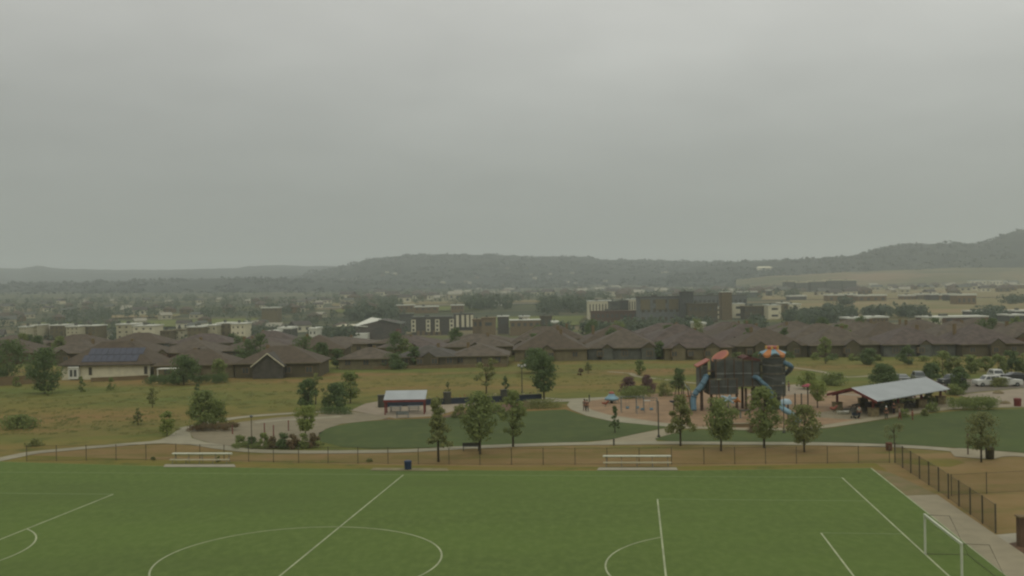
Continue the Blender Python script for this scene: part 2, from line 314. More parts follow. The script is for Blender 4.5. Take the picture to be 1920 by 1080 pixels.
strip('trail', [(1478, 688), (1540, 697), (1590, 707), (1680, 700)], 1.4, .02, M['path_pink'])
strip('mown_edge', [(-200, 768), (0, 753), (130, 743), (290, 733), (380, 725), (480, 716)], .8, .02, mat('mown', A(112, 116, 62), var=.08))
sheet('path_pad', [(1778, 842), (1800, 841), (1925, 851), (1925, 855), (1880, 857), (1860, 862), (1790, 857)], .054, M['path_pink'])
sheet('side_path', [(1700, 930), (1757, 928), (1862, 1000), (1925, 1043), (2010, 1100), (2200, 1240), (2080, 1240), (1887, 1080)], .04, M['path_pink'])
sheet('side_slab', [(1864, 1004), (1906, 1000), (1912, 1016), (1888, 1020)], .034, M['slab'])
sheet('mulch', [(1884, 1018), (1925, 1014), (2000, 1060), (1960, 1062), (1922, 1043)], .03, M['bark_bed'])
sheet('dirt_patch', [(1638, 881), (1668, 886), (1700, 900), (1755, 927), (1700, 929), (1660, 897)], .02, M['dirt'])
sheet('verge_grass', [(1700, 862), (1790, 862), (1810, 868), (1780, 876), (1720, 872), (1690, 868)], .018, M['verge'])
# ------------------------------------------------------------ hills
def hill(name, ridge, dr, df, mf, foot_row=None, amp=5, back=900, seed=0, step=10, split=.0):
    pxs = [p for p, _ in ridge]
    def rr(px):
        for a, b in zip(ridge, ridge[1:]):
            if a[0] <= px <= b[0]:
                t = (px-a[0])/(b[0]-a[0]); t = t*t*(3-2*t); return a[1]*(1-t)+b[1]*t
        return ridge[-1][1]
    b = MB(); nt_ = 26; cols = int((pxs[-1]-pxs[0])/step)+1; rows = nt_+5
    for i in range(cols):
        px = pxs[0]+i*step; zr = zrow(px, rr(px), dr)
        for j in range(rows):
            if j <= nt_:
                t = j/nt_; d = df+(dr-df)*t; x = (px-960)/F*d; zf = ground_z(x, df)-6
                s = t*t*(3-2*t)*.55+t*.45; z = zf+(zr-zf)*s
                q = Vector((x*.006+seed, d*.006, 0)); z += amp*min(1, t*4)*(noise.fractal(q*4, .8, 2.2, 4)*.55) + amp*3*sin(pi*t)*noise.noise(q*.7)
            else:
                k = (j-nt_)/4; d = dr+back*k; x = (px-960)/F*d; z = zr-(zr-ground_z(x, df)+20)*k*k
            b.v.append((x, d, z))
    for i in range(cols-1):
        for j in range(rows-1):
            b.f.append((i*rows+j, (i+1)*rows+j, (i+1)*rows+j+1, i*rows+j+1)); b.m.append(0)
    b.mats = [mf]
    return struct(b.build(name))
hill('distant_mountains', [(-700, 506), (-200, 500), (0, 503), (40, 503.5), (60, 500), (75, 497.5), (90, 501), (110, 503.5), (200, 506), (300, 506), (440, 503), (470, 499.5), (520, 497), (570, 499), (700, 499), (900, 499), (1200, 500)], 6200, 3600, M['hill'], amp=6, seed=3)
hill('foothill', [(-900, 534), (-200, 533), (0, 534), (120, 531), (300, 525), (450, 522), (640, 524), (800, 530), (900, 538)], 3100, 2250, M['hill'], amp=4, seed=5, back=400)
hill('ridge_hill', [(500, 530), (560, 520), (600, 508), (640, 500), (662, 496), (680, 488.5), (700, 485), (740, 481), (780, 477.5), (820, 477), (880, 478), (950, 478.5), (1000, 481), (1050, 481), (1108, 483), (1130, 487.5), (1200, 487.5), (1240, 488), (1300, 490.5), (1380, 491), (1440, 488.5), (1600, 492), (1700, 500)], 4300, 2500, M['hill'], amp=5, seed=7)
hill('forest_hill', [(1220, 520), (1320, 499), (1400, 491), (1480, 488.5), (1540, 484), (1600, 481), (1620, 475), (1640, 468), (1660, 463.5), (1700, 459.5), (1760, 457), (1840, 456.5), (1862, 451), (1880, 442), (1900, 434), (1920, 430), (1960, 426), (2100, 420), (2700, 440)], 3300, 2400, M['hill'], amp=5, seed=12)
hill('grass_slope', [(1380, 524), (1460, 517), (1600, 510), (1700, 506), (1800, 502), (1920, 502), (2200, 502)], 2500, 1900, M['hill_tan'], amp=2, seed=15, back=500)
# ------------------------------------------------------------ vegetation
def rnd_ball(r):
    while True:
        v = Vector((random.uniform(-1, 1), random.uniform(-1, 1), random.uniform(-1, 1)))
        if v.length <= 1: return v*r
def add_leaf(b, c, s, m, nrm=None):
    n = (nrm if nrm else rnd_ball(1)).normalized(); n = (n+rnd_ball(.7)).normalized()
    a = n.orthogonal().normalized(); a.rotate(Matrix.Rotation(random.uniform(0, 6.28), 3, n)); c2 = n.cross(a)
    k = s*random.uniform(.6, 1.2)
    b.add([c-a*k*.5, c+c2*k*.38, c+a*k*.62, c-c2*k*.34], [(0, 1, 2, 3)], m)
def crown_mb(kind, w, h, n, ls, m, seed):
    """crown of unit clumps inside a w x h envelope starting at z = 0"""
    random.seed(seed); b = MB(); clumps = []
    for _ in range(max(16, n//45)):
        t = random.random()
        if kind == 'cone': rad = w/2*(1-t)**.8*.85+.05*w
        elif kind == 'oval': rad = w/2*math.sqrt(max(.03, 1-(2*t-.95)**2))*.8
        elif kind == 'vase': rad = w/2*(.35+.65*t)*.85*(1 if t < .85 else .7)
        elif kind == 'hedge': rad = 0
        elif kind == 'sparse': rad = w/2*random.uniform(.3, 1)
        else: rad = w/2*math.sqrt(max(.05, 1-t*t*.95))*.85
        a = random.uniform(0, 2*pi); q = rad*random.random()**.45
        cr = (w*(.14 if kind in ('cone', 'sparse') else .2))*random.uniform(.6, 1.25)
        if kind == 'hedge': clumps.append((Vector((random.uniform(-.47, .47)*w, random.uniform(-.4, .4)*w, h*random.uniform(.25, .75))), h*.42*random.uniform(.8, 1.2))); continue
        clumps.append((Vector((cos(a)*q, sin(a)*q, h*(.04+.92*t))), cr))
    for c, cr in clumps:
        for _ in range(n//len(clumps)):
            d = rnd_ball(1)
            d = d.normalized()*(.45+.6*random.random()); d.z *= .75
            p = c+d*cr; p.z = max(0, min(h, p.z))
            add_leaf(b, p, ls, m, d)
    return b
def trunk_mb(h, r, hc, w, seed, n=6):
    random.seed(seed); b = MB()
    top = h*.9; b.tube([(0, 0, -.1), (random.uniform(-.05, .05)*w*.3, 0, hc), (random.uniform(-.06, .06)*w, random.uniform(-.05, .05)*w, top)], [r, r*.75, r*.15], M['bark'], 7)
    for i in range(n):
        z0 = hc+(top-hc)*(i/n)*.8; a = random.uniform(0, 2*pi); l_ = w*.36*(1-i/n*.5)
        b.tube([(0, 0, z0), (cos(a)*l_*.5, sin(a)*l_*.5, z0+h*.07), (cos(a)*l_, sin(a)*l_, z0+h*.16)], [r*.45, r*.3, r*.08], M['bark'], 5)
    return b
tree_no = [0]
def tree(px, rb, rt, wpx, kind, leaf, label, cat='tree', name='tree', hc=.25, n=1400, ls=.24, group=None, loc=None, hgt=None, w=None):
    p = loc if loc else P(px, rb); d = p.y
    h = hgt if hgt else (rb-rt)*d/F; w = w if w else wpx*d/F
    tree_no[0] += 1; sd_ = tree_no[0]*17
    t = thing(name, label, cat, p, random.uniform(0, 6), group)
    if n < 500: n, ls = n*2, ls*.75
    trunk_mb(h, max(.07, h*.022), h*hc, w, sd_).build('trunk', t)
    crown_mb(kind, w*1.12, h*(1-hc*.8)*1.03, int(n*(1.7 if kind != 'sparse' else 1.2)), ls*1.05, LEAF[leaf], sd_).build('crown', t, loc=(0, 0, h*hc*.8))
    return t
def bush(px, rb, rt, wpx, leaf, label, cat='bush', name='bush', n=500, ls=.2, kind='dome', group=None, deep=None, rz=0):
    p = P(px, rb); d = p.y; h = (rb-rt)*d/F; w = wpx*d/F; tree_no[0] += 1
    p.y += (deep or w)*.35
    b = crown_mb(kind, w*1.08, h*1.1, int(n*2.2), ls*1.05, LEAF[leaf], tree_no[0]*13)
    if deep: b.v = [(x, y*min(1, deep/w), z) for x, y, z in b.v]
    o = b.build(name, loc=p); o.rotation_euler = (0, 0, rz); return tag(o, label, cat, group)
G1 = 'trees in the dry grass strip behind the fence'
tree(822, 866, 748, 52, 'cone', 'olive', 'green tree in the dry strip left of the low dark bench', hc=.3, n=1600, ls=.26, group=G1)
tree(900, 852, 738, 62, 'oval', 'mid', 'broad faint tree behind the fence just right of the low dark bench', hc=.28, n=1700, ls=.28, group=G1)
tree(962, 838, 735, 46, 'oval', 'mid', 'slim faint tree at the edge of the central lawn, right of two broader trees', hc=.25, n=1300, ls=.26, group=G1)
tree(1276, 836, 742, 56, 'cone', 'olive', 'feathery tree beside the tall lamp post at the path junction', hc=.3, n=1500, ls=.24, group=G1)
tree(1352, 846, 750, 70, 'vase', 'mid', 'wide vase-shaped tree below the left end of the treehouse', hc=.3, n=1700, ls=.25, group=G1)
tree(1433, 840, 728, 60, 'oval', 'mid', 'tallest dense green tree directly in front of the treehouse', hc=.22, n=2000, ls=.25, group=G1)
tree(1508, 848, 762, 62, 'oval', 'olive', 'rounded tree in front of the light blue slide', hc=.24, n=1700, ls=.25, group=G1)
tree(1840, 867, 775, 64, 'oval', 'faint', 'pale thin-leaved tree standing right of the corner of the side fence', hc=.34, n=1000, ls=.24, group=G1)
tree(1677, 839, 795, 40, 'sparse', 'faint', 'faint sapling on the lawn at the fence corner post', hc=.4, n=260, ls=.18)
tree(1153, 812, 760, 22, 'cone', 'dark', 'slim dark sapling on the central lawn below the playground', hc=.2, n=600, ls=.18)
tree(380, 806, 735, 60, 'dome', 'mid', 'large rounded tree over the planter bed by the left path junction', hc=.2, n=2200, ls=.28)
tree(404, 801, 752, 44, 'dome', 'mid', 'smaller rounded tree leaning against the large one over the planter bed', hc=.25, n=1200, ls=.26)
tree(573, 818, 762, 44, 'vase', 'bright', 'leafy light green tree at the back edge of the round plaza', hc=.25, n=1300, ls=.24)
tree(578, 772, 712, 42, 'oval', 'dark', 'dark oval tree above the plaza, leftmost of the trio on the slope', hc=.15, n=1400, ls=.28)
tree(592, 758, 702, 30, 'sparse', 'olive', 'thin olive tree rising behind the leftmost of the trio on the slope', hc=.3, n=600, ls=.26)
tree(631, 768, 720, 48, 'dome', 'dark', 'darkest dense round tree of the trio above the plaza', hc=.08, n=1600, ls=.28)
tree(657, 756, 698, 42, 'oval', 'mid', 'grey green tree behind the darkest round tree on the slope', hc=.2, n=1200, ls=.3)
tree(313, 818, 772, 30, 'oval', 'bright', 'light green shrubby tree at the bend of the left path', hc=.1, n=700, ls=.24)
tree(259, 797, 766, 20, 'cone', 'olive', 'small olive sapling on the meadow left of the path bend', hc=.2, n=300, ls=.22)
tree(286, 764, 728, 22, 'oval', 'olive', 'faint olive sapling on the upper meadow below the long hedge', hc=.2, n=300, ls=.24)
tree(369, 738, 708, 14, 'cone', 'dark', 'small pointed tree peeping up behind the large rounded tree', hc=.1, n=260, ls=.26)
tree(912, 738, 672, 48, 'sparse', 'olive', 'tall open-branched tree behind the dark low wall', hc=.3, n=700, ls=.32)
tree(948, 738, 706, 18, 'cone', 'dark', 'slim conifer right of the open-branched tree, behind the low wall', hc=.1, n=320, ls=.25)
tree(840, 735, 716, 14, 'cone', 'olive', 'tiny conifer on the meadow behind the left end of the dark low wall', hc=.1, n=160, ls=.24)
tree(1020, 752, 662, 46, 'oval', 'dark', 'tall dark dense tree at the right end of the dark low wall', hc=.25, n=2200, ls=.3)
tree(1003, 700, 655, 60, 'dome', 'dark', 'broad dark tree behind the tall dense one at the end of the wall', hc=.1, n=1400, ls=.4)
tree(1273, 745, 692, 30, 'dome', 'dark', 'dark round-headed tree beside the net climbing tower', hc=.35, n=900, ls=.25)
tree(1199, 704, 676, 22, 'oval', 'mid', 'small green tree on the meadow trail behind the purple bushes', hc=.1, n=500, ls=.28)
tree(1103, 700, 680, 16, 'oval', 'olive', 'little olive tree alone in the bright meadow', hc=.15, n=240, ls=.26)
tree(1089, 704, 690, 12, 'dome', 'redbush', 'rusty little tree beside the olive one in the bright meadow', hc=.05, n=160, ls=.26)
tree(1655, 725, 684, 52, 'dome', 'dark', 'big round dark tree behind the left half of the large pavilion roof', hc=.08, n=1700, ls=.32)
tree(1745, 716, 682, 34, 'dome', 'dark', 'round dark tree behind the right corner of the large pavilion roof', hc=.1, n=1000, ls=.32)
tree(1800, 738, 690, 34, 'oval', 'dark', 'dark upright tree at the left end of the parked cars', hc=.1, n=1200, ls=.3)
tree(1533, 765, 715, 40, 'vase', 'bright', 'light green young tree on the playground left of the large pavilion', hc=.35, n=900, ls=.22)
tree(1515, 730, 698, 40, 'dome', 'bright', 'bright bushy tree behind the treehouse tower', hc=.1, n=800, ls=.3)
tree(1565, 722, 700, 46, 'dome', 'mid', 'wide low tree between the treehouse and the large pavilion', hc=.1, n=800, ls=.3)
tree(85, 738, 655, 66, 'oval', 'dark', 'large dark tree left of the cream house with solar panels', hc=.1, n=2400, ls=.34)
tree(14, 715, 640, 80, 'oval', 'dark', 'darkest broad tree at the far left edge of the photo', hc=.1, n=2000, ls=.36)
for a in [(90, 742, 716, 16, 'small conifer at the foot of the large dark tree by the cream house'), (152, 735, 706, 18, 'small conifer under the bay window of the cream house'), (208, 732, 708, 18, 'small pointed conifer before the middle of the cream house wall'), (30, 725, 706, 20, 'small green shrub tree on the terrace at the left edge')]:
    tree(a[0], a[1], a[2], a[3], 'cone', 'mid', a[4], cat='conifer', name='conifer', hc=.05, n=320, ls=.24, group='young conifers below the houses')
tree(345, 722, 668, 60, 'dome', 'dark', 'broad dark tree behind the long hedge right of the cream house', hc=.1, n=1600, ls=.34)
tree(602, 692, 642, 34, 'oval', 'dark', 'dark round tree between the gabled grey house and the brown hip roof', hc=.2, n=1100, ls=.36)
tree(632, 690, 655, 30, 'oval', 'dark', 'lower dark tree touching the dark round one beside the brown hip roof', hc=.2, n=800, ls=.36)
tree(778, 690, 650, 26, 'oval', 'dark', 'dark tree rising between the hip roofed houses behind the meadow', hc=.15, n=800, ls=.36)
tree(735, 692, 664, 50, 'dome', 'dark', 'low spreading dark tree right of the brown hip roof', hc=.1, n=900, ls=.36)
tree(412, 716, 674, 34, 'dome', 'mid', 'mid green tree left of the gabled grey house', hc=.1, n=900, ls=.3)
tree(570, 704, 678, 44, 'dome', 'mid', 'low leafy green tree in front of the grey roof, right of the gable', hc=.05, n=900, ls=.3)
tree(1238, 674, 640, 24, 'oval', 'dark', 'dark tree standing against the front row of brown roofed villas', hc=.1, n=900, ls=.34)
tree(1628, 684, 654, 34, 'oval', 'dark', 'dark bushy tree before the front villas above the pavilion', hc=.05, n=900, ls=.34)
tree(1703, 684, 648, 26, 'oval', 'dark', 'upright dark tree before the front villas right of the bushy one', hc=.05, n=800, ls=.34)
tree(1548, 682, 632, 26, 'oval', 'mid', 'mid green tree against the villas right of the treehouse tower', hc=.1, n=800, ls=.34)
for i, px in enumerate([1768, 1790, 1822, 1848, 1872, 1896, 1918, 1945]):
    tree(px, 700+random.uniform(-4, 6), 664+random.uniform(-6, 8), random.uniform(26, 44), random.choice(['oval', 'dome']), random.choice(['mid', 'dark', 'olive']), 'one of the bushy green trees in the belt behind the car park', hc=.1, n=700, ls=.34, group='trees in the belt behind the car park')
# bushes and hedges
bush(1180, 736, 710, 32, 'purple', 'left one of two purple leaved bushes behind the swings', n=900, ls=.22, group='purple leaved bushes')
bush(1216, 738, 707, 30, 'purple', 'right one of two purple leaved bushes behind the swings', n=900, ls=.22, group='purple leaved bushes')
bush(1195, 748, 728, 70, 'mid', 'green bush along the playground edge under the purple bushes', n=1200, ls=.22, deep=3)
bush(1246, 744, 722, 34, 'olive', 'dry golden bush right of the purple bushes', n=500, ls=.22)
bush(1014, 767, 752, 80, 'olive', 'low mixed green bush bed inside the bend of the playground path', n=900, ls=.2, deep=3)
bush(890, 784, 760, 30, 'mid', 'green bush in the planting bed behind the central lawn', n=500)
bush(862, 784, 762, 30, 'olive', 'olive bush left in the planting bed behind the central lawn', n=500)
bush(930, 776, 762, 34, 'mid', 'round bush right in the planting bed behind the central lawn', n=500)
bush(398, 810, 795, 86, 'redbush', 'reddish low hedge in the planter bed under the large rounded tree', cat='hedge', name='hedge', kind='hedge', n=1300, ls=.18, deep=2.4)
for i, (px, rb, rt, w, lf) in enumerate([(447, 838, 820, 28, 'mid'), (470, 841, 822, 26, 'dark'), (492, 842, 816, 22, 'mid'), (508, 842, 822, 24, 'redbush'), (528, 843, 815, 24, 'dark'), (548, 843, 818, 26, 'redbush'), (566, 842, 816, 22, 'mid'), (586, 841, 816, 28, 'redbush')]):
    bush(px, rb, rt, w, lf, ['leftmost low green shrub of the row along the front of the round plaza', 'second dark shrub from the left in the row before the round plaza', 'tall spiky green shrub under the grey lamp pole of the plaza', 'rusty shrub right of the plaza lamp pole', 'dark shrub below the first red post of the plaza', 'rusty round shrub below the last red post of the plaza', 'green shrub under the leafy light tree of the plaza', 'rightmost rusty shrub of the row before the round plaza'][i], cat='shrub', name='shrub', n=520, ls=.17, group='shrubs in a row before the round plaza')
bush(628, 778, 766, 70, 'dark', 'low dark planting under the dense round tree above the plaza', n=600, ls=.2, deep=2)
bush(1832, 770, 746, 80, 'mid', 'long clipped green hedge right of the large pavilion', cat='hedge', name='hedge', kind='hedge', n=2000, ls=.2, deep=3.2)
bush(1698, 783, 767, 22, 'mid', 'round green bush at the front corner of the large pavilion', n=400, ls=.18)
bush(1736, 781, 769, 16, 'olive', 'small grey green bush at the right end of the large pavilion', n=260, ls=.18)
bush(1752, 774, 757, 26, 'mid', 'leafy bush under the right pavilion column', n=420, ls=.18)
bush(1880, 726, 711, 40, 'olive', 'olive bush in front of the parked white cars', n=800, ls=.22, deep=3)
bush(1795, 742, 724, 40, 'mid', 'green bush between the pavilion roof end and the cars', n=600, ls=.22)
bush(1745, 760, 732, 26, 'mid', 'green bush seen under the right end of the pavilion roof', n=500, ls=.2)
bush(1345, 778, 765, 16, 'mid', 'small clipped bush on the playground surface', n=260, ls=.16)
bush(1377, 780, 764, 14, 'olive', 'small grassy bush right of the clipped one on the playground', n=200, ls=.16)
bush(1420, 812, 790, 34, 'redbush', 'orange leaved bush at the foot of the tree in front of the treehouse', n=500, ls=.17)
bush(345, 721, 703, 150, 'dark', 'long dark hedge between the houses and the upper meadow', cat='hedge', name='hedge', kind='hedge', n=1800, ls=.3, deep=3)
bush(25, 806, 784, 80, 'mid', 'low green thicket on the meadow at the left edge', n=700, ls=.3, deep=4)
bush(60, 838, 826, 30, 'olive', 'dull dark clump beside the left end of the lower path', n=260, ls=.2)
bush(408, 866, 857, 10, 'olive', 'tiny dark weed at the right end of the left bench', n=120, ls=.12)
for px, rb in ((285, 864), (692, 867)):
    bush(px, rb, rb-6, 12, 'olive', 'small weed clump at the foot of the long wire fence', cat='weed', name='weed', n=90, ls=.13, group='weeds at the foot of the long fence')
bush(520, 842, 829, 165, 'mid', 'continuous low planting under the shrub row of the round plaza', cat='hedge', name='hedge', kind='hedge', n=1300, ls=.16, deep=1.6)
bush(1235, 842-2, 838, 2, 'olive', 'tuft of long grass at the foot of the tall lamp post', cat='weed', name='weed', n=30, ls=.1)
random.seed(77)
for i in range(22):
    px = 965+i*43+random.uniform(-14, 14); rb = 662+(px-960)*.016+2
    bush(px, rb+2, rb-random.uniform(7, 13), random.uniform(18, 34), random.choice(['dark', 'mid']), 'one of the dark shrubs along the foot of the front villas', cat='shrub', name='shrub', n=200, ls=.3, group='shrubs along the front villas')
# tufts over the meadow: uncountable
random.seed(5); b = MB()
tuft = mat('tuft', A(120, 114, 60), col2=A(100, 106, 54), island=True, scale=.1)
for _ in range(4200):
    px, rb = random.uniform(-60, 1980), random.uniform(668, 815)
    if rb > 735 and px > 560 or rb > 765 and px > 330: continue
    if px < 900 and rb < 716-(px-300)*.03: continue
    if 700 < px < 1050 and 725 < rb: continue
    p = P(px, rb)
    if px > 1470 and rb > 690: continue
    if 1180 < px and rb < 682: continue
    s = random.uniform(.1, .28)
    for _ in range(5):
        a = random.uniform(0, pi); dx, dy = cos(a)*s*.8, sin(a)*s*.8; q = p+Vector((random.uniform(-.6, .6), random.uniform(-.6, .6), 0))
        b.add([(q.x-dx, q.y-dy, .005), (q.x+dx, q.y+dy-.3*s, .005), (q.x+dx*.5, q.y+dy*.5+s*1.5, s*.5), (q.x-dx*.6, q.y-dy*.6+s*1.5, s*.4)], [(0, 1, 2, 3)], tuft)
tag(b.build('meadow_tufts'), 'rough grass tufts over the meadow', 'grass', kind='stuff')
# ------------------------------------------------------------ fences
def fence(label, pts, h, step, m='link', group=None, thick=.038):
    o = pts[0]; t = thing('wire_fence', label, 'fence', o, 0, group)
    pb, rl, sh = [], MB(), MB()
    for a, b_ in zip(pts, pts[1:]):
        n = max(1, round((b_-a).length/step))
        for i in range(n+(b_ is pts[-1])): pb.append(a.lerp(b_, i/n)-o)
        A_, B_ = a-o, b_-o
        rl.tube([A_+Vector((0, 0, h)), B_+Vector((0, 0, h))], .016, M['post'], 6)
        rl.tube([A_+Vector((0, 0, .08)), B_+Vector((0, 0, .08))], .012, M['post'], 5)
        sh.add([A_+Vector((0, 0, .06)), B_+Vector((0, 0, .06)), B_+Vector((0, 0, h-.03)), A_+Vector((0, 0, h-.03))], [(0, 1, 2, 3)], M[m])
    for p in pb: MB().tube([(0, 0, -.05), (0, 0, h+.06)], thick, M['post'], 7).build('post', t, loc=p)
    rl.build('rail', t); sh.build('wire_mesh', t)
    return t
fence('long low wire fence running behind the pitch across the dry strip', [P(50, 865), P(330, 862), P(560, 868), P(900, 872), P(1320, 871), P(1668, 868)], 1.62, 3.06)
fence('tall dark wire fence running towards the camera beside the side path', [P(1678, 868), P(1760, 922), P(1867, 1000)], 1.98, 3.0, 'link_dense', thick=.06)
fence('wire fence across the dry field at the right edge', [P(1784, 930), P(1850, 926), P(1925, 922), P(2080, 918)], 1.72, 5.4)
# ------------------------------------------------------------ benches, bin, goal
def bench(px0, px1, rb, label):
    a, b_ = P(px0, rb), P(px1, rb); d = b_-a; ln = d.length; t = thing('bench', label, 'bench', (a+b_)/2, atan2(d.y, d.x), 'aluminium team benches behind the far touchline')
    h = ln/2
    MB().box(-h, h, .55, .85, .98, 1.03, M['alu']).box(-h, h, .86, .9, .86, 1.06, M['alu']).build('back_plank', t)
    MB().box(-h, h, -.05, .22, .47, .52, M['alu2']).box(-h, h, -.075, -.052, .44, .52, M['alu2']).build('seat_plank', t)
    for k in range(5):
        x = -h+.3+(2*h-.6)*k/4
        MB().tube([(x, -.02, .05), (x, .08, .47)], .03, M['steel'], 6).tube([(x, .95, .05), (x, .7, .97)], .03, M['steel'], 6).tube([(x, .02, .4), (x, .78, .62)], .025, M['steel'], 6).build('leg', t)
    struct(MB().add([P(px0-12, rb+5.5)+Vector((0, 0, .06)), P(px1+12, rb+5.5)+Vector((0, 0, .06)), P(px1+9, rb+.5)+Vector((0, 0, .06)), P(px0-8, rb+.5)+Vector((0, 0, .06))], [(0, 1, 2, 3)], M['slab']).build('bench_pad'))
bench(318, 430, 871, 'long silver team bench on a concrete pad at the left, below the path junction')
bench(1131, 1259, 877, 'long silver team bench on a concrete pad in the middle, right of the blue bin')
struct(MB().add([P(694, 883)+Vector((0, 0, .06)), P(842, 884)+Vector((0, 0, .06)), P(838, 879)+Vector((0, 0, .06)), P(700, 878)+Vector((0, 0, .06))], [(0, 1, 2, 3)], mat('slab_dull', A(126, 118, 84))).build('bin_pad'))
def bin_(px, row, r, h, m, label, name='litter_bin'):
    t = thing(name, label, 'bin', P(px, row)+Vector((0, 0, .06)))
    MB().lathe([(0, 0), (r*.86, 0), (r*.92, .05), (r, h*.85), (r, h*.86)], m, 18).build('body', t, True)
    MB().lathe([(r*1.05, h*.86), (r*1.05, h*.92), (r*.7, h), (r*.3, h*1.01), (0, h*1.01)], m, 18).build('lid', t, True)
    return t
bin_(765, 881, .36, .86, M['binblue'], 'dark blue round litter bin on the pad behind the far touchline')
bin_(1667, 845, .34, .8, mat('brownbin', A(96, 66, 50)), 'brown litter bin beside the lower path near the fence corner')
bin_(1856, 861, .42, 1.15, mat('olivebin', A(66, 60, 38)), 'dark upright litter bin right of the pale tree by the path')
bin_(1908, 762, .5, 1.1, M['red'], 'dark red litter bin on the sand court at the right edge')
t = thing('football_goal', 'white framed football goal on the pitch at the lower right', 'goal', FP(0, 0)+Vector((0, 0, .03)), -YAW)
for s in (1, -1): MB().box(-.06, .06, s*3.72-.06, s*3.72+.06, 0, 2.5, M['goalw']).build('goal_post', t)
MB().box(-.065, .065, -3.8, 3.8, 2.44, 2.57, M['goalw']).build('crossbar', t)
b = MB()
for s in (1, -1): b.tube([(.05, s*3.7, 2.5), (1.5, s*3.7, 2.46), (2.6, s*3.7, .03), (.05, s*3.7, .03)], .018, M['post'], 6)
b.tube([(2.6, -3.7, .03), (2.6, 3.7, .03)], .014, M['post'], 6); b.build('stay_frame', t)
NW = mat('netting', A(120, 126, 100), alpha=.05); b = MB()
for s in (1, -1): b.add([(0, s*3.7, 0), (2.6, s*3.7, 0), (1.5, s*3.7, 2.46), (0, s*3.7, 2.46)], [(0, 1, 2, 3)], NW)
b.add([(1.5, -3.7, 2.46), (1.5, 3.7, 2.46), (2.6, 3.7, 0), (2.6, -3.7, 0)], [(0, 1, 2, 3)], NW); b.build('net', t)
# low dark bench by the lower path and bollard lamps
t = thing('park_bench', 'low dark park bench at the edge of the lawn between two faint trees', 'bench', P(883, 845), .05)
MB().box(-.9, .9, -.22, .22, .44, .49, M['dark']).build('seat', t); MB().box(-.9, .9, -.28, -.23, .55, .9, M['dark']).build('backrest', t)
for s in (-.8, .8): MB().box(s-.04, s+.04, -.26, .2, 0, .43, M['dark']).build('leg', t)
def bollard(px, rb, rt, label, m='dark'):
    p = P(px, rb); h = (rb-rt)*p.y/F; t = thing('bollard', label, 'bollard', p)
    MB().cyl(0, 0, 0, h*.9, .09, M[m], 10).build('post', t); MB().lathe([(.1, h*.9), (.13, h*.92), (.13, h*.97), (.04, h), (0, h)], M[m], 10).build('cap', t)
bollard(1151, 835, 823, 'short dark bollard at the left side of the path junction')
bollard(1105, 754, 740, 'dark bollard at the head of the playground path')
bollard(1097, 758, 749, 'small dark bollard beside the walkers on the playground path')
bollard(1935-0, 764, 752, 'short dark bollard at the right edge by the sand court')
def signpost(px, rb, rt, label, m='wood'):
    p = P(px, rb); h = (rb-rt)*p.y/F; t = thing('marker_post', label, 'post', p)
    MB().cyl(0, 0, 0, h*.92, .07, M[m], 8, .06).build('pole', t); MB().cyl(0, 0, h*.92, h, .11, M[m], 8, .04).build('finial', t)
signpost(1815, 853, 812, 'thin dark post at the lawn edge left of the pale tree')
for i, (px, rb, rt) in enumerate([(496, 814, 793), (513, 818, 797), (541, 808, 788), (436, 814, 797)]):
    signpost(px, rb, rt, ['red post standing at the centre of the round plaza, left of a pair', 'red post at the centre of the plaza, right one of the close pair', 'red post near the leafy light green tree on the plaza', 'short red post at the end of the reddish planter hedge'][i], 'red')
# ------------------------------------------------------------ lamps
def lamp(px, rb, rt, kind, label, r=.08):
    p = P(px, rb); h = (rb-rt)*p.y/F; t = thing('lamp_post', label, 'lamp post', p)
    MB().lathe([(0, 0), (.2, 0), (.2, .12), (r, .35), (r*.7, h), (0, h)], M['dark'] if kind != 'grey' else M['post'], 10).build('pole', t)
    if kind == 'arm':
        MB().tube([(0, 0, h-.05), (-.4, 0, h+.12), (-1.0, 0, h+.1)], .04, M['steel'], 6).build('arm', t)
        MB().box(-1.6, -.9, -.16, .16, h+.03, h+.12, M['lamp']).build('lamp_head', t)
    elif kind == 'flood':
        MB().box(-.55, .55, -.04, .04, h-.05, h+.03, M['dark']).build('crossbar', t)
        for dx in (-.5, 0, .5): MB().box(dx-.17, dx+.17, -.22, -.05, h-.1+abs(dx)*.3, h+.22+abs(dx)*.3, M['lamp']).build('lamp_head', t)
    else: MB().lathe([(.06, h), (.16, h+.08), (.18, h+.2), (.05, h+.3), (0, h+.3)], M['steel'], 10).build('lamp_head', t)
lamp(1235, 820, 752, 'arm', 'tall dark lamp post at the path junction before the playground')
lamp(979, 737, 687, 'flood', 'grey lamp post with three white floodlights behind the dark low wall')
lamp(472, 842, 783, 'grey', 'thin grey lamp pole rising from the shrubs of the round plaza', .06)
lamp(1781, 700, 676, 'flood', 'short light pole with white heads in the tree belt by the car park')
lamp(1807, 722, 694, 'top', 'light pole with a white head left of the parked cars')
lamp(1470, 812, 722, 'top', 'tall thin pole at the right edge of the treehouse tower', .06)
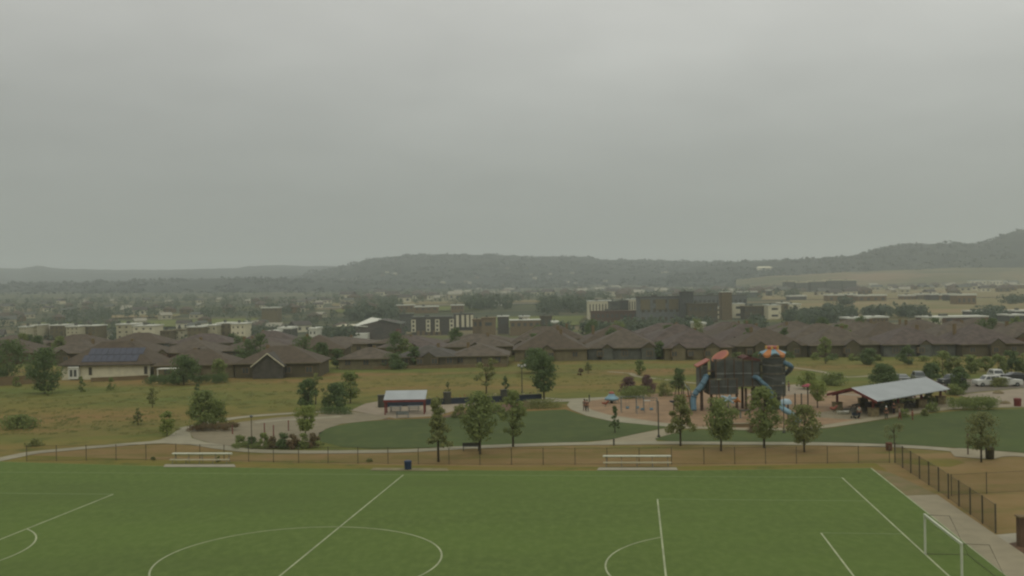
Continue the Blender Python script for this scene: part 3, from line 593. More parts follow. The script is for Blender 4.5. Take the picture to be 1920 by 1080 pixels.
# ------------------------------------------------------------ small red pavilion, low wall, tables
p = P(760, 776); t = thing('picnic_shelter', 'small picnic shelter with grey roof and red posts above the central lawn', 'shelter', p, radians(1))
k = p.y/F; w2 = 39*k; hh = 40*k
MB().add([(-w2, -1.2, hh*.66), (w2, -1.2, hh*.66), (w2+.1, 1.4, hh*1.02), (-w2+.1, 1.4, hh*1.02), (-w2, -1.2, hh*.7), (w2, -1.2, hh*.7), (w2+.1, 1.4, hh*1.06), (-w2+.1, 1.4, hh*1.06)], [(0, 1, 2, 3), (4, 5, 6, 7), (0, 1, 5, 4), (1, 2, 6, 5), (2, 3, 7, 6), (3, 0, 4, 7)], M['metal_roof']).build('roof', t)
MB().box(-w2-.03, w2+.03, -1.27, -1.203, hh*.6, hh*.71, M['red']).build('fascia', t)
MB().box(-w2+.1, w2-.1, 1.3, 1.4, hh*.55, hh*.98, M['red']).build('back_beam', t)
for x in (-w2+.2, w2-.2):
    for y in (-1, 1.2): MB().box(x-.09, x+.09, y-.09, y+.09, 0, hh*(.63 if y < 0 else .99), M['red']).build('post', t)
a, b_ = P(716, 764), P(1016, 750); d = b_-a; wl = d.length
t = thing('retaining_wall', 'long low dark wall with flowers along its top behind the small shelter', 'wall', a, atan2(d.y, d.x))
MB().box(0, wl, 0, .4, 0, .85, M['darkblue']).build('wall', t)
MB().box(-.05, wl+.05, -.04, .44, .86, .93, M['dark']).build('coping', t)
for f_ in (0, .4, .76): MB().box(wl*f_-.5, wl*f_+.5, -.25, .65, 0, 1.75, M['dark']).box(wl*f_-.55, wl*f_+.55, -.3, .7, 1.75, 1.84, M['dark']).build('pillar', t)
random.seed(8)
fb = MB()
for i in range(560):
    c = Vector((random.uniform(0, wl), random.uniform(.6, 2), random.uniform(.6, 1.15))); add_leaf(fb, c, .22, LEAF['mid'])
fb.build('planting', t)
for i in range(22):
    x = wl*(i+.5)/22+random.uniform(-.2, .2); q = MB(); mm = random.choice([M['flower'], M['flower_white'], M['flower_white'], M['coral']])
    for _ in range(7): add_leaf(q, Vector((x+random.uniform(-.2, .2), random.uniform(.5, .8), 1.1+random.uniform(-.1, .16))), .2, mm)
    q.build('flower_clump', t)
def picnic(px, row, label, s=1.0):
    t = thing('picnic_table', label, 'table', P(px, row), random.uniform(-.1, .1), 'picnic tables on the small shelter pad')
    MB().box(-.9*s, .9*s, -.38, .38, .72, .77, M['steel']).build('tabletop', t)
    for y in (-.75, .75): MB().box(-.9*s, .9*s, y-.13, y+.13, .43, .47, M['steel']).build('seat', t)
    for x in (-.65*s, .65*s): MB().tube([(x, -.6, 0), (x, -.2, .71)], .04, M['steel'], 6).tube([(x, .6, 0), (x, .2, .71)], .04, M['steel'], 6).tube([(x, -.8, .42), (x, .8, .42)], .035, M['steel'], 6).build('leg', t)
picnic(742, 772, 'left grey picnic table under the small shelter'); picnic(776, 771, 'right grey picnic table under the small shelter')
t = thing('park_bench', 'grey slatted bench at the front of the small shelter pad', 'bench', P(755, 783), pi)
MB().box(-.85, .85, -.22, .22, .42, .47, M['steel']).build('seat', t); MB().box(-.85, .85, .23, .28, .5, .88, M['steel']).build('backrest', t)
for s in (-.75, .75): MB().box(s-.04, s+.04, -.2, .28, 0, .41, M['steel']).build('leg', t)
# ------------------------------------------------------------ treehouse
o0 = P(1390, 768); k = F/o0.y
t = thing('playground_treehouse', 'large dark treehouse play structure with coral disc roof and blue tube slides', 'play structure', o0)
X = lambda px: (px-1390)/k
Z = lambda row: (768-row+(0))/k
def slat_wall(b, x0, x1, y, z0, z1, m, m2, step=.16):
    n = int((x1-x0)/step)
    for i in range(n): 
        x = x0+(x1-x0)*(i+.5)/n; b.box(x-.045, x+.045, y-.03, y+.03, z0, z1, m)
    b.box(x0, x1, y-.05, y+.05, z0-.06, z0+.06, m2); b.box(x0, x1, y-.05, y+.05, z1-.06, z1+.06, m2)
def cabin(x0, x1, y0, y1, z0, z1, name='cabin'):
    b = MB(); b.box(x0, x1, y0, y1, z0-.12, z0, M['wood']); b.box(x0+.05, x1-.05, y0+.3, y0+.36, z0, z1-.5, M['net']); b.box(x0+.05, x1-.05, y1-.3, y1-.24, z0, z1-.5, M['net'])
    slat_wall(b, x0, x1, y0, z0, z1, M['net'], M['net2']); slat_wall(b, x0, x1, y1, z0, z1, M['net'], M['net2'])
    b.box(x0+.02, x0+.08, y0+.1, y1-.1, z0, z1, M['net']); b.box(x1-.08, x1-.02, y0+.1, y1-.1, z0, z1, M['net'])
    x = x0+.1
    while x < x1:
        b.box(x-.07, x+.07, y0-.14, y0-.04, z0-.1, z1+.1, M['wood']); x += 1.25
    b.box(x0, x1, y0-.1, y0-.05, z0+(z1-z0)*.45, z0+(z1-z0)*.5, M['steel'])
    for zz in (z0+(z1-z0)*.5,): b.box(x0+.1, x1-.1, y0+.1, y1-.1, zz-.05, zz+.05, M['wood'])
    return b.build(name, t)
cabin(X(1309), X(1323), -1.4, 1.4, Z(728), Z(684), 'side_tower')
cabin(X(1325), X(1380), -1.8, 1.8, Z(735), Z(708), 'lower_cabin')
cabin(X(1337.5), X(1420), -1.6, 1.9, Z(722), Z(672), 'upper_cabin')
MB().box(X(1326), X(1337), .3, .36, Z(711), Z(702), M['panelpale']).build('pale_panel', t)
MB().box(X(1340), X(1347), -1.95, -1.86, Z(709.5), Z(707.5), M['panelpale']).build('sign_plate', t)
MB().box(X(1323.5), X(1338), -1.2, 1.2, Z(694)-.08, Z(694), M['wood']).box(X(1323.5), X(1325.5), -1.2, 1.2, Z(728), Z(676), M['net2']).build('bridge', t)
# slanted mono-pitch roof and tilted disc roof
MB().prism([(X(1305), Z(686)), (X(1328.5), Z(673.5)), (X(1328.5), Z(671.5)), (X(1305), Z(684))], -1.6, 1.3, M['coral']).build('mono_pitch_roof', t)
R_ = Matrix.Translation((X(1351), -.2, Z(667))) @ Matrix.Rotation(radians(-32), 4, 'Y') @ Matrix.Rotation(radians(15), 4, 'X')
b = MB(); n = 28; r0, r1 = 1.28, 1.12
def dpt(r, z, q): return R_ @ Vector((r*cos(q), r*sin(q), z))
vs = [dpt(r0, -.12, 2*pi*i/n) for i in range(n)]+[dpt(r0, .08, 2*pi*i/n) for i in range(n)]+[dpt(r1, .085, 2*pi*i/n) for i in range(n)]
b.add(vs, [(i, (i+1) % n, (i+1) % n+n, i+n) for i in range(n)]+[(i+n, (i+1) % n+n, (i+1) % n+2*n, i+2*n) for i in range(n)]+[tuple(range(n))], M['coral_rim'])
b.add([dpt(r1, .085, 2*pi*i/n) for i in range(n)], [tuple(range(n))], M['coral']); b.build('disc_roof', t)
MB().prism([(X(1390), Z(670)), (X(1400), Z(666)), (X(1422), Z(673)), (X(1422), Z(676)), (X(1390), Z(673))], -1.7, 2, mat('darkred', A(88, 56, 50))).build('dark_roof', t)
# round tower
b = MB(); cxr, rr_ = X(1449), 23.5/k
for i in range(40):
    q = 2*pi*i/40; b.box(-.05, .05, -.03, .03, Z(742), Z(670), M['net'], Matrix.Translation((cxr+rr_*cos(q), rr_*sin(q), 0)) @ Matrix.Rotation(q+pi/2, 4, 'Z'))
for zz in (Z(742), Z(722), Z(700), Z(684), Z(670)): b.lathe([(rr_+.05, zz-.07), (rr_+.05, zz+.07), (rr_-.05, zz+.07), (rr_-.05, zz-.07)], M['net2'], 28, cxr, 0)
for zz in (Z(722), Z(700), Z(680)): b.cyl(cxr, 0, zz-.06, zz, rr_-.1, M['wood'], 24)
b.lathe([(rr_-.35, Z(738)), (rr_-.35, Z(674))], M['net'], 24, cxr, 0)
b.lathe([(1.1, 0), (1.15, Z(740))], M['dark'], 14, cxr, 0); b.build('round_tower', t)  # dark drum below stands in for the shade under the tower
# petal canopy
b = MB(); n = 50; zc, zt = Z(668), Z(655)
for i in range(n):
    q0, q1 = 2*pi*i/n, 2*pi*(i+1)/n
    ph = lambda q: (cos(5*(q-1.5*pi)))
    m = M['orange'] if (i//5) % 2 == 0 else M['skyblue']
    pr = []
    for r_, zz, am in ((.8, zt, 0), (1.3, zt-.3, .05), (1.9, zc+.35, .2)):
        for q in (q0, q1): pr.append((cxr+r_*cos(q), r_*sin(q), zz+am*ph(q)))
    b.add(pr, [(0, 1, 3, 2), (2, 3, 5, 4)], m)
    b.add([(cxr+1.9*cos(q0), 1.9*sin(q0), zc+.35+.2*ph(q0)), (cxr+1.9*cos(q1), 1.9*sin(q1), zc+.35+.2*ph(q1)), (cxr+1.9*cos(q1), 1.9*sin(q1), zc+.12+.3*ph(q1)), (cxr+1.9*cos(q0), 1.9*sin(q0), zc+.12+.3*ph(q0))], [(0, 1, 2, 3)], M['orange'] if m is M['orange'] else m)
b.build('petal_canopy', t)
b = MB(); b.lathe([(.82, zt-.02), (.86, zt+.3), (.72, zt+.42), (0, zt+.5)], M['coral'], 16, cxr, 0)
for i in range(6): q = 2*pi*i/6+.3; b.box(-.14, .14, -.06, .12, zt+.02, zt+.42, M['yellow'], Matrix.Translation((cxr+.86*cos(q), .86*sin(q), 0)) @ Matrix.Rotation(q-pi/2, 4, 'Z'))
b.build('crown_top', t)
# legs
for px, y in ((1313, -1), (1319, 1), (1331, -1.2), (1378, -1.3), (1396, -1), (1396, 1.2), (1408, -1), (1418, 1.2)):
    MB().cyl(X(px), y, 0, Z(726), .19, M['wood'], 9, .17).build('leg', t)
for px, dx in ((1335, .5), (1342, .9), (1352, -.6), (1359, .7)): MB().tube([(X(px), -1.7, 0), (X(px)+dx*.2, -1.6, 1), (X(px)+dx, -1.4, Z(734))], .06, M['steel'] if px == 1335 else M['wood'], 7).build('climbing_pole', t)
# slides
def slide(px, m='tube', r=.33, name='tube_slide'):
    pts = smooth_pts([Vector(q) for q in px], 6); b = MB(); b.tube(pts, r, M[m], 12)
    for i in range(4, len(pts)-3, 6): 
        dd = (pts[i+1]-pts[i]).normalized()*.05; b.tube([pts[i]-dd, pts[i]+dd], r*1.12, M[m], 12)
    b.build(name, t, True)
slide([(X(1322), -1.2, Z(703)), (X(1318), -1.9, Z(708)), (X(1309), -2.3, Z(721)), (X(1299), -2.5, Z(732)), (X(1294), -2.7, Z(744)), (X(1293.5), -3.2, .35)], r=.4)
slide([(X(1408), -1.4, Z(706)), (X(1414), -2.1, Z(706)), (X(1421), -2.5, Z(714)), (X(1430), -2.7, Z(722)), (X(1436), -2.8, Z(732)), (X(1437), -2.9, Z(752)), (X(1440), -3, .35)], r=.3)
slide([(X(1468), -1, Z(680)), (X(1477), -1.5, Z(685)), (X(1482), -.6, Z(691)), (X(1482), .9, Z(699)), (X(1477), 1.9, Z(706)), (X(1466), 2, Z(714)), (X(1455), 2.2, Z(730)), (X(1452), 2.4, .4)], r=.34)
MB().tube([(X(1425), -1.9, Z(682)), (X(1470), -1.9, Z(690))], .03, M['steel'], 5).tube([(X(1425), -1.9, Z(703)), (X(1470), -1.9, Z(715))], .03, M['steel'], 5).build('cable', t)
# lower play pieces ------------------------------------------------
p = P(1366, 775); t = thing('star_climber', 'white star-armed climber with orange panels under the treehouse', 'play equipment', p)
b = MB()
for a, l_ in ((.25, 1.1), (1.3, .8), (2.6, 1.2), (3.6, .9), (5.5, 1.0)): b.tube([(0, 0, 1.9), (cos(a)*l_*.6, -.2, 1.9+sin(a)*l_*.5), (cos(a)*l_, -.3, 1.9+sin(a)*l_*.75)], [.24, .17, .1], M['tube_light'], 8)
b.build('arms', t, True); MB().cyl(0, 0, 0, 1.9, .09, M['steel'], 8).build('stem', t)
for x in (-1.3, 1.2): MB().tube([(x-.45, 0, 1.5), (x, 0, 1.9), (x+.45, 0, 1.5)], [.12, .3, .12], M['orange'], 8).box(x-.06, x+.06, -.06, .06, 0, 1.6, M['wood']).build('orange_panel', t)
p = P(1478, 792); t = thing('spiral_slide', 'light blue spiral slide with a white hood before the round tower', 'slide', p)
pts = [Vector((cos(a)*.75, sin(a)*.75, 2.3-.25*i)) for i, a in enumerate([2.2+j*.62 for j in range(8)])]+[Vector((1.15, -.9, .3))]
b = MB(); pts = smooth_pts(pts, 4); b.tube(pts, .36, M['skyblue'], 10); b.build('chute', t, True)
MB().lathe([(.75, 2.3), (.72, 2.6), (.5, 2.85), (0, 2.95)], M['tube_light'], 14, -.2, .3).build('hood', t, True); MB().cyl(0, 0, 0, 2.4, .1, M['darkblue'], 8).build('post', t)
# net climbing tower
p = P(1281, 768); t = thing('climbing_tower', 'tall leaning-pole net climber with red ropes left of the treehouse', 'play equipment', p); kk = p.y/F
for x0, x1 in ((-19, -11), (-4, -2), (2, 0), (13, 7), (20, 10)):
    MB().tube([(x0*kk, (-.6 if x0 % 2 else .6), 0), ((x0*.8+x1*.2)*kk, -.3, 1.4), (x1*kk, 0, 3.5)], [.09, .085, .06], M['steel'] if x0 == 20 else M['post'], 7).build('pole', t)
b = MB(); random.seed(4)
for i in range(7):
    for j in range(6):
        x = (-17+i*5)*kk; z = .5+j*.33
        b.tube([(x, -.2, z), (x+5*kk, .2, z+.05)], .022, M['redlight'], 4); b.tube([(x, -.2, z), (x+1.5*kk, .1, z+.33)], .022, M['redlight'], 4)
b.build('rope_net', t)
for i in range(9): 
    q = MB(); q.lathe([(0, -.12), (.12, -.06), (.12, .06), (0, .12)], random.choice([M['coral'], M['orange'], M['redlight']]), 8); q.build('foothold', t, True, loc=(random.uniform(-18, 14)*kk, -.3, random.uniform(.5, 2.2)))
MB().tube([(13*kk, -.3, 2.6), (8*kk, -.3, 3.1), (3*kk, 0, 3.6)], .04, M['tube_light'], 6).build('hoop', t)
# flying-saucer climber
p = P(1147, 756); t = thing('saucer_climber', 'pale blue saucer-shaped climber with orange cap at the left of the playground', 'play equipment', p)
MB().lathe([(0, .45), (.5, .35), (1.0, .5), (1.12, .68), (.95, .82), (.55, 1.15), (.4, 1.42)], M['skyblue'], 22).build('dish', t, True)
MB().lathe([(.4, 1.42), (.42, 1.6), (.25, 1.72), (0, 1.76)], M['coral'], 14).build('cap', t, True); MB().cyl(0, 0, 0, .5, .22, M['dark'], 12).build('base', t)
for i in range(6): a = i*pi/3; MB().tube([(cos(a)*.95, sin(a)*.95, .55), (cos(a)*1.1, sin(a)*1.1, 0)], .035, M['steel'], 5).build('support', t)
# swings
def swing(px, rb, label, w=3.1, rz=0.0):
    t = thing('swing_set', label, 'swing', P(px, rb), rz, 'grey arched swing sets'); h = 2.15
    for s in (-1, 1): MB().tube(smooth_pts([Vector((s*w/2, -.7, 0)), Vector((s*w/2, -.5, 1.2)), Vector((s*w/2, 0, h)), Vector((s*w/2, .5, 1.2)), Vector((s*w/2, .7, 0))], 4), .045, M['steel'], 6).build('arch', t)
    MB().tube([(-w/2, 0, h), (w/2, 0, h)], .045, M['steel'], 6).build('top_bar', t)
    for x in (-w*.22, w*.22):
        sb = MB().box(x-.24, x+.24, -.09, .09, .5, .56, M['darkblue']).box(x-.22, x+.22, .1, .13, .5, .8, M['skyblue']).build('swing_seat', t)
        MB().tube([(x-.22, 0, .55), (x-.22, 0, h)], .012, M['steel'], 4).tube([(x+.22, 0, .55), (x+.22, 0, h)], .012, M['steel'], 4).build('chains', t)
swing(1186, 773, 'left grey arched swing set on the playground surface'); swing(1213, 776, 'right grey arched swing set nearest the tall lamp post', 2.8)
# spring riders and small bits
def rider(px, row, m, label):
    t = thing('spring_rider', label, 'play equipment', P(px, row), random.uniform(-1, 1)); b = MB()
    b.tube([(.06*cos(a), .06*sin(a), a*.012) for a in [i*.7 for i in range(46)]], .018, M['steel'], 5); b.build('spring', t)
    MB().tube([(-.5, 0, .62), (-.25, 0, .55), (.1, 0, .5), (.35, 0, .75), (.5, 0, .95)], [.08, .17, .19, .13, .09], M[m], 8).build('body', t, True)
    MB().tube([(.3, -.22, .85), (.3, .22, .85)], .02, M['steel'], 5).build('handle', t)
rider(1135, 763, 'redlight', 'rust red spring rider below the saucer climber'); rider(1333, 757, 'coral', 'red spring rider beside the foot of the blue tube slide'); rider(1262, 760, 'darkblue', 'dark blue spring rider left of the net climber')
rider(1563, 773, 'coral', 'red rider toy on the pad left of the large pavilion')
# grey play rock / white boat by the pavilion
t = thing('play_boat', 'small white rounded play boat on the pad left of the big pavilion column', 'play equipment', P(1581, 777)); 
b = MB(); vs = []
for i in range(9):
    u = -1+i/4; wv = .5*math.sqrt(max(.02, 1-u*u)); vs += [(u*.82, -wv, .4+.12*u*u), (u*.8, -wv*.6, .02), (u*.8, wv*.6, .02), (u*.82, wv, .4+.12*u*u)]
b.add(vs, [(i*4+j, i*4+j+1, i*4+j+5, i*4+j+4) for i in range(8) for j in range(3)], M['white']); b.build('hull', t, True)
MB().box(-.3, .3, -.44, .44, .3, .34, M['wood']).build('thwart', t)
# posts with shade roof
t = thing('shade_post', 'dark steel post with a small crimson cap roof right of the round tower', 'shelter', P(1515, 762))
MB().cyl(0, 0, 0, 2.9, .09, M['dark'], 8).build('post', t); MB().lathe([(.0, 3.25), (.9, 2.9), (.92, 2.82), (.0, 2.85)], M['pinkroof'], 8).build('cap_roof', t)
for i, px in enumerate((1491, 1503)):
    t = thing('climbing_post', ['left dark play post above the spiral slide', 'right dark play post above the spiral slide'][i], 'post', P(px, 768)); MB().cyl(0, 0, 0, 2.1, .09, M['dark'], 8).build('pole', t); MB().lathe([(.1, 2.1), (.12, 2.2), (0, 2.26)], M['dark'], 8).build('cap', t)
t = thing('play_table', 'dark play table on a small patio in front of the treehouse', 'table', P(1397, 784)); MB().box(-.7, .7, -.4, .4, .95, 1.05, M['dark']).build('top', t)
for x in (-.6, .6): MB().box(x-.05, x+.05, -.3, .3, 0, .94, M['steel']).build('leg', t)
t = thing('seat_wall', 'long low stone seat wall behind the front trees of the playground', 'wall', P(1387, 801), 0); MB().box(-1.7, 1.7, -.2, .2, 0, .42, M['tan']).build('wall', t); MB().box(-1.76, 1.76, -.25, .25, .422, .5, M['path_pink']).build('coping', t)
# ------------------------------------------------------------ large pavilion
# corners of the roof: ridge ends, near eave ends
hz = 3.1
def at(px, row, z):
    d = ray(px, row); tt = (z-CH)/d.z; return Vector((d.x*tt, tt, z))
e1 = at(1645, 752, 2.25)          # near left eave corner
e2 = at(1781, 729, 2.25)          # near right eave corner
r1 = at(1596, 727, 3.5); r2 = at(1736, 706.7, 3.5)
o0 = (e1+e2)/2; o0.z = 0
t = thing('large_pavilion', 'large open pavilion with grey metal gable roof on stone-based red columns', 'pavilion', o0)
L_ = lambda v: v-o0
f1 = r1*2-e1; f1.z = 2.25; f2 = r2*2-e2; f2.z = 2.25
b = MB()
def slab4(b, q, th, m):
    lo = [v-Vector((0, 0, th)) for v in q]; b.add(list(q)+lo, [(0, 1, 2, 3), (7, 6, 5, 4), (0, 4, 5, 1), (1, 5, 6, 2), (2, 6, 7, 3), (3, 7, 4, 0)], m)
slab4(b, [L_(e1), L_(e2), L_(r2), L_(r1)], .1, M['metal_roof']); slab4(b, [L_(f2), L_(f1), L_(r1), L_(r2)], .1, M['metal_roof'])
for i in range(1, 26):
    u = i/26; a = L_(e1.lerp(e2, u))+Vector((0, 0, .02)); c = L_(r1.lerp(r2, u))+Vector((0, 0, .02)); b.tube([a, c], .03, M['metal_roof'], 4)
b.build('roof', t)
for ea, ra, fa in ((e1, r1, f1), (e2, r2, f2)):
    for q0, q1 in ((ea, ra), (ra, fa)):
        sd2 = (e1-e2).normalized()*(.06 if ea is e1 else -.06); sd3 = sd2*2.2
        b = MB(); c4 = [L_(q0)+Vector((0, 0, .02)), L_(q1)+Vector((0, 0, .02)), L_(q1)-Vector((0, 0, .32)), L_(q0)-Vector((0, 0, .32))]
        b.add([v+sd2 for v in c4]+[v+sd3 for v in c4], [(0, 1, 2, 3), (7, 6, 5, 4), (0, 4, 5, 1), (1, 5, 6, 2), (2, 6, 7, 3), (3, 7, 4, 0)], M['red']); b.build('fascia', t)
for u in (.06, .5, .94):
    MB().tube([L_(e1.lerp(e2, u))-Vector((0, 0, .3)), L_(r1.lerp(r2, u))-Vector((0, 0, .35)), L_(f1.lerp(f2, u))-Vector((0, 0, .3))], .11, M['red'], 4).build('rafter', t)
for u in (.04, .36, .68, .96):
    for v in (.14, .86):
        q = L_(e1.lerp(e2, u).lerp(f1.lerp(f2, u), v)); zt_ = 2.3
        c = MB().box(q.x-.13, q.x+.13, q.y-.13, q.y+.13, 1.16, zt_, M['red']).build('column', t)
        MB().box(q.x-.58, q.x+.58, q.y-.5, q.y+.5, 0, 1.1, M['stone']).box(q.x-.63, q.x+.63, q.y-.55, q.y+.55, 1.1, 1.18, M['tan']).build('stone_base', t)
ctr = (e1+e2+f1+f2)/4; ctr.z = 0; ax = (e2-e1); ax.z = 0; axn = ax.normalized(); side = (f1-e1); side.z = 0; sn = side.normalized()
gi = 0
for u in (.18, .4, .62, .84):
    for v in (.32, .68):
        q = e1.lerp(e2, u).lerp(f1.lerp(f2, u), v); q.z = .05
        tt_ = thing('picnic_table', 'one of the dark picnic tables in the shade under the large pavilion roof', 'table', q, atan2(axn.y, axn.x)+random.uniform(-.1, .1), 'picnic tables under the large pavilion')
        MB().box(-.9, .9, -.38, .38, .72, .77, M['dark']).build('tabletop', tt_)
        for y in (-.72, .72): MB().box(-.9, .9, y-.13, y+.13, .43, .47, M['dark']).build('seat', tt_)
        for x in (-.65, .65): MB().tube([(x, -.7, 0), (x, -.2, .71)], .04, M['dark'], 6).tube([(x, .7, 0), (x, .2, .71)], .04, M['dark'], 6).build('leg', tt_)
q = e1.lerp(e2, .55).lerp(f1, .5); q.z = .05
t = thing('grill_counter', 'dark serving counter block in the middle of the large pavilion', 'counter', q, atan2(axn.y, axn.x)); MB().box(-1.3, 1.3, -.4, .4, 0, 1.05, mat('plumblock', A(72, 56, 52))).build('cabinet', t); MB().box(-1.4, 1.4, -.48, .48, 1.052, 1.12, M['dark']).build('worktop', t)
# ------------------------------------------------------------ people
def person(px, row, rz, shirt, trousers, label, group=None, h=1.7, stride=.12, arm=.1, group_scale=1.0, hairm='hair'):
    t = thing('person', label, 'person', P(px, row)+Vector((0, 0, .06)), rz, group); s = h/1.75
    def skin(name, V, E, R, m, sub=1):
        me = bpy.data.meshes.new(name); me.from_pydata([Vector(v)*s for v in V], E, []); me.materials.append(m)
        o = bpy.data.objects.new(name, me); COL.objects.link(o); o.parent = t
        md = o.modifiers.new('skin', 'SKIN'); md.use_smooth_shade = True
        for i, r in enumerate(R): me.skin_vertices[0].data[i].radius = ((r, r, ) if not isinstance(r, tuple) else r); 
        for v in me.skin_vertices[0].data: v.radius = (v.radius[0]*s, v.radius[1]*s)
        me.skin_vertices[0].data[0].use_root = True
        if sub: o.modifiers.new('sub', 'SUBSURF').levels = sub; o.modifiers['sub'].render_levels = sub
        return o
    V = [(0, 0, .95)]; E = []; R = [(.15, .11)]
    def ch(par, pts):
        for p_, r in pts: V.append(p_); R.append(r); E.append((par, len(V)-1)); par = len(V)-1
        return par
    c = ch(0, [((0, 0, 1.18), (.13, .1)), ((0, 0, 1.38), (.17, .1))]); nk = ch(c, [((0, 0, 1.5), .055), ((0, -.01, 1.6), (.075, .09)), ((0, -.01, 1.7), (.07, .085))])
    for sg in (-1, 1):
        y = sg*stride
        ch(0, [((sg*.1, 0, .86), .095), ((sg*.11, y*.5-.02, .48), .062), ((sg*.11, y, .1), .042), ((sg*.12, y-.16, .04), .036)])
        hnd = ch(c, [((sg*.2, 0, 1.4), .055), ((sg*.26, -arm*.3*sg, 1.12), .042), ((sg*.27, -arm*sg-.04, .88), .03), ((sg*.27, -arm*sg-.06, .81), .03)])
        for j in range(4): ch(hnd, [((sg*.27, -arm*sg-.09+.02*j, .76-.004*j), .009), ((sg*.265, -arm*sg-.1+.02*j, .72+.005*abs(j-1)), .008)])
        ch(hnd, [((sg*.255, -arm*sg-.1, .8), .01), ((sg*.25, -arm*sg-.12, .765), .009)])
    skin('body', V, E, R, M['skin'])
    V = [(0, 0, .93)]; E = []; R = [(.175, .13)]; c = ch(0, [((0, 0, 1.18), (.155, .12)), ((0, 0, 1.38), (.19, .12)), ((0, 0, 1.46), (.09, .08))]); 
    for sg in (-1, 1): ch(2, [((sg*.2, 0, 1.4), .07), ((sg*.25, -arm*.25*sg, 1.18), .058)])
    skin('shirt', V, E, R, shirt)
    V = [(0, 0, .97)]; E = []; R = [(.17, .13)]
    for sg in (-1, 1): y = sg*stride; ch(0, [((sg*.1, 0, .84), .11), ((sg*.11, y*.5-.02, .48), .08), ((sg*.11, y, .12), .062)])
    skin('trousers', V, E, R, trousers)
    hb = MB(); hb.lathe([(.105, 1.6), (.108, 1.68), (.09, 1.75), (.05, 1.79), (0, 1.8)], M[hairm], 12, 0, .03); hb.v = [(x*s, y*s, z*s) for x, y, z in hb.v]; hb.build('hair', t, True)
    fb_ = MB(); fb_.tube([(0, -.09*s, 1.66*s), (0, -.125*s, 1.63*s)], [.008*s, .016*s], M['skin'], 6); fb_.build('nose', t)
    return t
cl = lambda n, *c: mat(n, A(*c), var=.04)
person(1611, 786, .3, cl('cloth_white', 168, 166, 150), cl('cloth_dark', 44, 44, 48), 'person in a white top and dark trousers beside the left pavilion column')
person(1662, 788, -.5, cl('cloth_black', 46, 50, 46), cl('cloth_olive', 60, 66, 50), 'person in dark clothes and a pale cap walking right of the front stone column', hairm='white')
person(1687, 789, 1.2, cl('cloth_pale', 150, 138, 128), cl('cloth_red', 112, 56, 50), 'person in a pale top and dark red trousers on the lawn edge', stride=.18)
person(1711, 789, .8, cl('cloth_rust', 122, 70, 54), cl('cloth_rust2', 110, 66, 52), 'small person in rust red clothes beside the right pavilion bush', h=1.35)
person(1096, 772, 2.7, cl('cloth_grey', 104, 96, 88), cl('cloth_brown', 92, 66, 58), 'left walker in grey pushing along the playground path', group='pair of walkers on the playground path')
person(1101, 773, 2.7, cl('cloth_brown2', 100, 74, 66), cl('cloth_dk', 60, 56, 50), 'right walker in brown on the playground path', group='pair of walkers on the playground path')
person(1676, 778, .1, cl('cloth_nightblue', 44, 46, 52), cl('cloth_nb', 40, 42, 46), 'person in near black standing inside the large pavilion behind the front column')
person(1481-2, 735, 1, cl('cloth_teal', 70, 78, 88), cl('cloth_tl', 50, 54, 60), 'person in dark blue on the pale path behind the round tower')
t = thing('stroller', 'dark stroller parked beside the left pavilion column', 'stroller', P(1603, 785)+Vector((0, 0, .05)), .6)
MB().box(-.22, .22, -.3, .3, .35, .75, M['darkblue']).prism([(-.24, .75), (.24, .75), (.2, 1.0), (-.2, 1.0)], -.3, .05, M['dark']).build('seat', t); MB().tube([(-.2, .3, .7), (-.2, .55, 1.02), (.2, .55, 1.02), (.2, .3, .7)], .02, M['steel'], 5).build('handle', t)
for x in (-.25, .25):
    for y in (-.3, .35): MB().tube([(x-.02, y, .13), (x+.02, y, .13)], .13, M['rubber'], 12).build('wheel', t)
